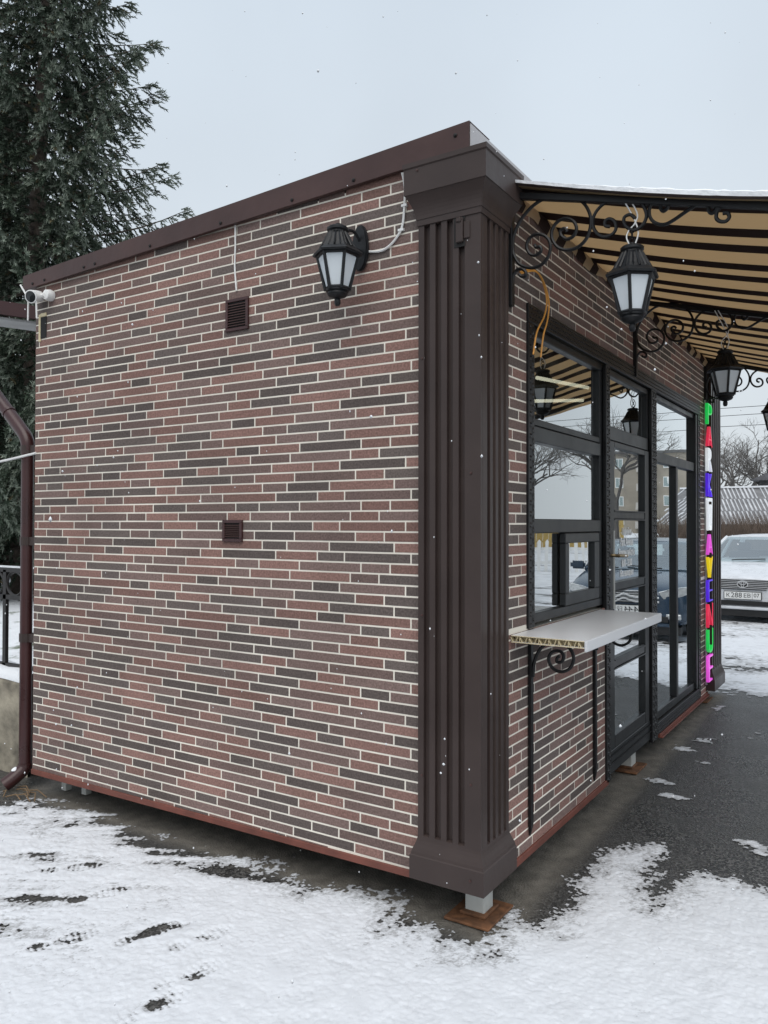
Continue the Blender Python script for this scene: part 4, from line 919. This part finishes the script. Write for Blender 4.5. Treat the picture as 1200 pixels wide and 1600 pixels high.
P0 = np.stack([X, Y, gz(X, Y)+rng.uniform(-.05, .55, N)], 1); d = np.stack([rng.normal(0, .42, N), rng.normal(0, .3, N), np.ones(N)], 1); d /= np.linalg.norm(d, axis=1, keepdims=True)
wv = np.stack([np.full(N, .010), np.zeros(N), np.zeros(N)], 1); tip = P0+d*np.minimum(H, 2.12-P0[:, 2])[:, None]
V = np.stack([P0-wv, P0+wv, tip], 1).reshape(-1, 3)
tag(obj('dry_brush', from_np('dry_brush', V, np.arange(len(V)).reshape(-1, 3), M['brush'])), 'brown leafless brush behind the parked silver car', 'bushes', kind='stuff')
bd = thing('low_building', 'long low grey building with snow-lined diagonal slats on its roof', 'building', (-6, 30, .32))
MB().box(-10, 12, .2, 4.8, 0, 1.65).build('wall', pm('grey_render', (.17, .165, .16), .9, var=.2, scale=2), bd)
rf = MB(); rf.add([(-10.3, -.6, 1.35), (12.3, -.6, 1.35), (12.3, 2.5, 2.86), (-10.3, 2.5, 2.86), (-10.3, 5.4, 1.35), (12.3, 5.4, 1.35)], [(0, 1, 2, 3), (3, 2, 5, 4)])
rf = rf.build('roof', pm('grey_slate', (.17, .17, .175), .8, var=.2, scale=4), bd)
sl = MB(); nn_ = Vector((0, -1.51, 3.1)).normalized()
def rp(u, v, h): return (u, -.6+3.1*v-.44*h, 1.35+1.51*v+.9*h)
sr = random.Random(8)
for k in range(150):
    for row in range(3):
        v0, v1 = row/3+.02, (row+1)/3-.01; u = -10.6+k*.155+row*.03; du = -.33
        if sr.random() < .12: continue
        w_ = sr.uniform(.035, .075)
        sl.add([rp(u, v0, .012), rp(u+w_, v0, .012), rp(u+du+w_, v1, .03), rp(u+du, v1, .03), rp(u, v0, .0), rp(u+w_, v0, .0), rp(u+du+w_, v1, .0), rp(u+du, v1, .0)], [(0, 1, 2, 3), (0, 4, 5, 1), (1, 5, 6, 2), (3, 2, 6, 7), (0, 3, 7, 4)])
o = sl.build('snow_lines', pm('old_snow', (.48, .49, .51), .85, var=.25, scale=2), rf, fix=False); o['kind'] = 'stuff'
MB().box(-10.3, 12.3, 2.40, 2.60, 2.86, 2.93).build('ridge_snow', M['snowcap'], rf)
hs_ = thing('house', 'dark grey house partly hidden behind bare trees at the right edge', 'house', (-2.4, 40.5, .32))
MB().box(-1.9, 5, 0, 6, 0, 3.6).build('wall', pm('grey_boards', (.12, .12, .125), .9, var=.25, scale=1.5), hs_)
MB().prism([(-2.3, 3.55), (5.4, 3.55), (1.6, 5.2)], lambda a, b, t: (a, t, b), -.4, 6.4).build('roof', pm('dark_roof', (.13, .13, .14), .85, var=.2), hs_)
for x in (-1.2, .4):
    wv_ = MB().box(x, x+.9, -.03, 0, 1.6, 2.8).build('window', M['white'], hs_); MB().box(x+.07, x+.83, -.04, -.03, 1.67, 2.73).build('pane', M['carglass'], wv_)
for k, (z, s) in enumerate(((6.9, .0), (6.55, .12), (6.25, -.2))):
    pts = [(-40+8*i, 34.5+k*.4+.2*i, z+.0025*(i-5)**2*8+s*i*.1) for i in range(11)]
    tag(MB().tube(pts, .012, 4).build('overhead_wire', M['black'], None), ('top', 'middle', 'lowest')[k]+' of the overhead wires between the far pilaster and the lantern', 'wire', 'overhead wires')

# ------------------------------------------------------------------ cars
M['tyre'] = pm('tyre_rubber', (.018, .018, .019), .85, var=.2)
M['chrome'] = pm('chrome', (.66, .67, .68), .25, metal=.35, var=.05)
M['blackpl'] = pm('black_plastic', (.012, .012, .013), .5, var=.2)
M['lamp'] = pm('lamp_glass', (.55, .57, .58), .15, metal=.3, var=.2, scale=30)
M['plate'] = pm('number_plate', (.72, .73, .72), .4, var=.04)
def make_car(lab, loc, rz_, paint, chevron, plate):
    c = thing('parked_car', lab, 'car', loc, rz_)
    st = [(-.015, .27, .50, .585, .63), (.0, .25, .60, .61, .655), (.05, .21, .74, .66, .70), (.16, .18, .84, .73, .765), (.5, .17, .885, .83, .855), (1.15, .17, .905, .935, .965), (1.5, .17, .91, .955, .975), (2.6, .17, .915, .965, .985), (3.7, .18, .905, .97, .985), (4.35, .22, .87, .965, 1.0), (4.72, .30, .78, .93, .96), (4.80, .36, .66, .80, .85)]
    st = [(y, zl, w_, min(sh, .64+(sh-.64)*.80) if sh > .64 else sh, min(ce, .68+(ce-.68)*.80) if ce > .68 else ce) for y, zl, w_, sh, ce in st]
    V = []; hp = 8
    for y, zl, w_, sh, ce in st:
        h = [(0, zl), (w_*.88, zl), (w_, zl+.10), (w_, (zl+sh)/2+.03), (w_*.985, sh-.07), (w_*.92, sh), (w_*.55, (sh+ce*2)/3), (0, ce)]
        V += [(x, y, z) for x, z in h]+[(-x, y, z) for x, z in h[-2:0:-1]]
    n = 14; F = [(i*n+j, i*n+(j+1) % n, (i+1)*n+(j+1) % n, (i+1)*n+j) for i in range(len(st)-1) for j in range(n)]
    b = MB(); b.add(V, F+[tuple(range(n)), tuple((len(st)-1)*n+j for j in range(n))]); b = b.build('body', paint, c, smooth=True)
    sb = b.modifiers.new('s', 'SUBSURF'); sb.levels = 2; sb.render_levels = 2
    rf_ = MB(); gs = [(1.93, .60, 1.265, 1.29), (2.15, .615, 1.29, 1.322), (2.7, .62, 1.30, 1.335), (3.2, .60, 1.28, 1.315), (3.42, .58, 1.25, 1.28)]
    V = []
    for y, w_, e, m_ in gs: V += [(x*w_, y, e+(m_-e)*(1-abs(x)**2.2)) for x in (-1, -.85, -.5, 0, .5, .85, 1)]+[(x*w_, y, e-.03) for x in (1, -1)]
    rf_.add(V, [(i*9+j, i*9+(j+1) % 9, (i+1)*9+(j+1) % 9, (i+1)*9+j) for i in range(4) for j in range(9)]+[tuple(range(9)), tuple(36+j for j in range(9))]); rf_.build('roof', paint, c, smooth=True)
    pl = MB()
    for s in (-1, 1):
        pl.tube([(s*.80, 1.10, .875), (s*.715, 1.52, 1.08), (s*.605, 1.95, 1.275)], .032, 6); pl.tube([(s*.595, 3.38, 1.265), (s*.75, 4.05, .90)], .05, 6); pl.tube([(s*.61, 2.55, 1.29), (s*.84, 2.6, .88)], .03, 5)
    pl.build('pillars', paint, c, smooth=True)
    def sheet(nm, rows, mat):
        V = []; k = len(rows[0])
        for r0 in rows: V += r0
        obj(nm, from_np(nm, V, [(i*k+j, i*k+j+1, (i+1)*k+j+1, (i+1)*k+j) for i in range(len(rows)-1) for j in range(k-1)], mat, smooth=True), c)
    xs_ = (-1, -.6, -.2, .2, .6, 1)
    sheet('windshield', [[(x*(.785-.19*t), 1.14+.80*t-.12*(1-x*x)*(1-t*.6), .895+.385*t) for x in xs_] for t in (0, .33, .66, 1)], M['carglass'])
    sheet('rear_window', [[(x*(.58+.16*t), 3.42+.62*t, 1.265-.36*t) for x in xs_] for t in (0, .5, 1)], M['carglass'])
    for s in (-1, 1): sheet('side_window', [[(s*.845, y0, .88), (s*.61, y1, 1.275)] for y0, y1 in ((1.2, 1.95), (2.2, 2.4), (3.0, 2.9), (4.0, 3.38))], M['carglass'])
    q = MB(); q.box(-.74, .74, 1.35, 1.75, .70, .87)
    for s in (-1, 1): q.box(s*.38-.24, s*.38+.24, 2.15, 2.35, .5, 1.02).box(s*.38-.12, s*.38+.12, 2.20, 2.30, 1.04, 1.18)
    q.box(-.66, .66, 3.1, 3.35, .5, 1.02); q.build('seats', M['blackpl'], c, bevel=.03)
    q = MB(); g0 = -.028
    q.prism([(-.40, .652), (.40, .652), (.325, .508), (-.325, .508)], lambda a, b_, t: (a, t, b_), g0, .02); gr = q.build('grille', M['blackpl'], c)
    for k in range(5):
        z = .528+.026*k; w_ = .33+.075*(z-.508)/.144; MB().box(-w_, w_, g0-.012, g0, z-.0045, z+.0045).build('bar', M['chrome'], gr)
    q = MB().tube([(-.405, g0-.004, .657), (0, g0-.008, .668), (.405, g0-.004, .657)], .008, 6); q.build('grille_trim', M['chrome'], gr)
    if chevron:
        for z in (.60, .545): MB().tube([(-.45, g0-.02, z-.02), (-.13, g0-.02, z-.02), (0, g0-.03, z+.03), (.13, g0-.02, z-.02), (.45, g0-.02, z-.02)], .014, 6).build('chevron_badge', M['chrome'], gr)
    else:
        def el(cx, cz, a, b_, r): return MB().tube([(cx+a*math.cos(t), g0-.02, cz+b_*math.sin(t)) for t in np.linspace(0, 2*math.pi, 25)], r, 5)
        MB().lathe([(0, 0), (.068, 0), (.066, .006), (0, .008)], n=24, sy=.68).build('badge_disc', M['blackpl'], gr).matrix_local = Matrix.Translation((0, g0-.006, .588)) @ Matrix.Rotation(R(90), 4, 'X')
        for a_ in ((0, .588, .074, .050, .0085), (0, .606, .050, .020, .007), (0, .590, .020, .044, .0065)): el(*a_).build('badge_ring', M['chrome'], gr)
    for s in (-1, 1):
        q = MB(); q.prism([(s*.44, .655), (s*.56, .69), (s*.80, .735), (s*.80, .64), (s*.66, .575), (s*.50, .56)], lambda a, b_, t: (a, t+max(0, abs(a)-.50)**1.6*.75, b_), -.012, .06); q.build('headlight', M['lamp'], c, bevel=.008)
        q = MB(); q.box(s*.62-.09, s*.62+.09, -.010, .05, .30, .37); q.build('fog_lamp', M['lamp'], c, bevel=.01)
        q = MB(); q.box(s*.98-.11, s*.98+.11, 1.32, 1.42, .86, .98); q.build('mirror', paint, c, bevel=.03, seg=2)
    MB().box(-.56, .56, -.030, .05, .265, .335).build('lower_intake', M['blackpl'], c)
    MB().box(-.60, .60, -.045, .05, .205, .250).build('bumper_lip', paint, c, bevel=.012, seg=2)
    MB().box(-.70, .70, -.01, .30, .10, .20).build('undertray', M['blackpl'], c)
    pt_ = MB().box(-.268, .268, -.050, -.030, .358, .480).build('plate_holder', M['blackpl'], c, bevel=.004)
    MB().box(-.258, .258, -.054, -.0502, .366, .472).build('number_plate', M['plate'], pt_)
    for body, x, z, s_ in plate:
        o = obj('plate_lettering', text_mesh(body, s_, M['blackpl'], .0005), pt_); o.matrix_local = Matrix.Translation((x, -.0552, z)) @ CARF
    MB().box(.135, .139, -.0552, -.0542, .366, .472).build('plate_divider', M['blackpl'], pt_)
    for x, a_ in ((-.35, .22), (.28, .22)): MB().tube([(x, 1.02, .910), (x+.1, 1.0, .922), (x+.5, 1.08, .935)], .010, 5).build('wiper', M['blackpl'], c)
    for y in (.95, 3.75):
        for s in (-1, 1):
            wh = MB(); prof = [(.20, -.10), (.30, -.105), (.325, -.08), (.325, .08), (.30, .105), (.20, .10)]; wh.lathe(prof, n=24)
            tr = wh.build('wheel', M['tyre'], c, smooth=True); tr.matrix_local = Matrix.Translation((s*.80, y, .325)) @ Matrix.Rotation(R(90), 4, 'Y')
            MB().lathe([(0, -.09), (.19, -.095), (.20, -.06), (.20, .06), (.19, .095), (0, .09)], n=20).build('rim', M['galv'], tr)
    return c
silver = pm('silver_car_paint', (.66, .68, .71), .30, metal=.12, var=.10, scale=6, coat=.3, rvar=.06)
blue = pm('blue_car_paint', (.030, .055, .090), .25, metal=.2, var=.08, scale=4, coat=.5)
make_car('silver sedan parked facing the camera right of the far pilaster', (-.53, 10.20, float(gz(0, 10.3))), R(-1.5), silver, False, (('К', -.205, .390, .085), ('288', -.085, .386, .108), ('ЕВ', .066, .390, .085), ('07', .197, .400, .082)))
make_car('dark blue car with chevron badge, seen only as a reflection in the shopfront', (1.55, 7.7, float(gz(0, 7.8))), R(-6), blue, True, (('С', -.205, .390, .085), ('444', -.085, .386, .108), ('ЕР', .066, .390, .085), ('07', .197, .400, .082)))

# ------------------------------------------------------------------ the other side of the lot, mirrored in the glass
ap = thing('apartment_block', 'beige four-storey apartment block, seen only as a reflection in the shopfront', 'building', (24.5, 118, .32), R(-12))
MB().box(-11, 11, 0, 12, 0, 11.8).build('wall', pm('beige_panels', (.30, .27, .225), .9, var=.15, scale=.6), ap)
MB().box(-11.4, 11.4, -.4, 12.4, 11.8, 12.2).build('roof', pm('roof_felt', (.12, .12, .12), .9), ap)
wm = MB().box(-.8, .8, -.12, 0, 0, 1.5).mesh('window', M['white']); pmh = MB().box(-.68, -.05, -.15, -.121, .1, 1.4).box(.05, .68, -.15, -.121, .1, 1.4).mesh('pane', M['carglass'])
bal = MB().box(-1.5, 1.5, -1.1, 0, -.3, .75).mesh('balcony', pm('balcony_panel', (.45, .43, .40), .8))
for f in range(4):
    for k in range(6):
        x = -9+3.6*k; wo = obj('window', wm, ap); wo.location = (x, 0, 1.2+2.8*f); obj('pane', pmh, wo)
        if k % 3 == 1: obj('balcony', bal, ap).location = (x, -.02, 1.0+2.8*f)
ys_ = thing('board_fence', 'yellow board fence, seen only as a reflection in the kiosk window', 'fence', (15.5, 40, .32), R(-18)); yb = pm('yellow_board', (.42, .30, .10), .8, var=.15)
pk_ = MB().box(0, .285, 0, .04, 0, 1.55).mesh('plank', yb)
for k in range(30): obj('plank', pk_, ys_).location = (-4.5+.3*k, 0, 0)
for z in (.3, 1.2): MB().box(-4.5, 4.5, .041, .09, z, z+.1).build('rail', yb, ys_)
pf = thing('picket_fence', 'white picket fence, seen only as a reflection in the kiosk window', 'fence', (7.2, 18.6, .32), R(-20))
for z in (.25, .65): MB().box(-3.5, 3.5, .02, .05, z-.04, z+.04).build('rail', M['white'], pf)
pk = MB(); pk.prism([(-.045, 0), (.045, 0), (.045, .85), (0, .92), (-.045, .85)], lambda a, b, t: (a, t, b), -.012, .02); pk = pk.mesh('picket', M['white'])
for k in range(36): obj('picket', pk, pf).location = (-3.4+k*.195, 0, 0)

# ------------------------------------------------------------------ falling snow
V = []; F = []; k = 0
sf = random.Random(77)
for i in range(260):
    u, v, dpt = sf.uniform(-20, 1220), sf.uniform(-20, 1620), sf.uniform(1.1, 3.4)**1.0
    p = CAM+(_f+RT*(u-600)/FPX-UP*(v-800)/FPX)*dpt
    if p[1] > -.06 and p[0] < .06: continue
    if p[2] < .1: continue
    r = sf.uniform(.0010, .0028)*(1.8 if sf.random() < .07 else 1); s = sf.uniform(.8, 1.5)
    q = [(r, 0, 0), (-r, 0, 0), (0, r, 0), (0, -r, 0), (0, 0, r*s), (0, 0, -r*s)]
    V += [tuple(p+np.array(a)) for a in q]; F += [(k+a, k+b, k+c) for a, b, c in ((0, 2, 4), (2, 1, 4), (1, 3, 4), (3, 0, 4), (2, 0, 5), (1, 2, 5), (3, 1, 5), (0, 3, 5))]; k += 6
tag(obj('falling_snow', from_np('falling_snow', V, F, M['snowcap'], smooth=True)), 'small white snowflakes drifting down in front of the kiosk', 'snowflakes', kind='stuff')
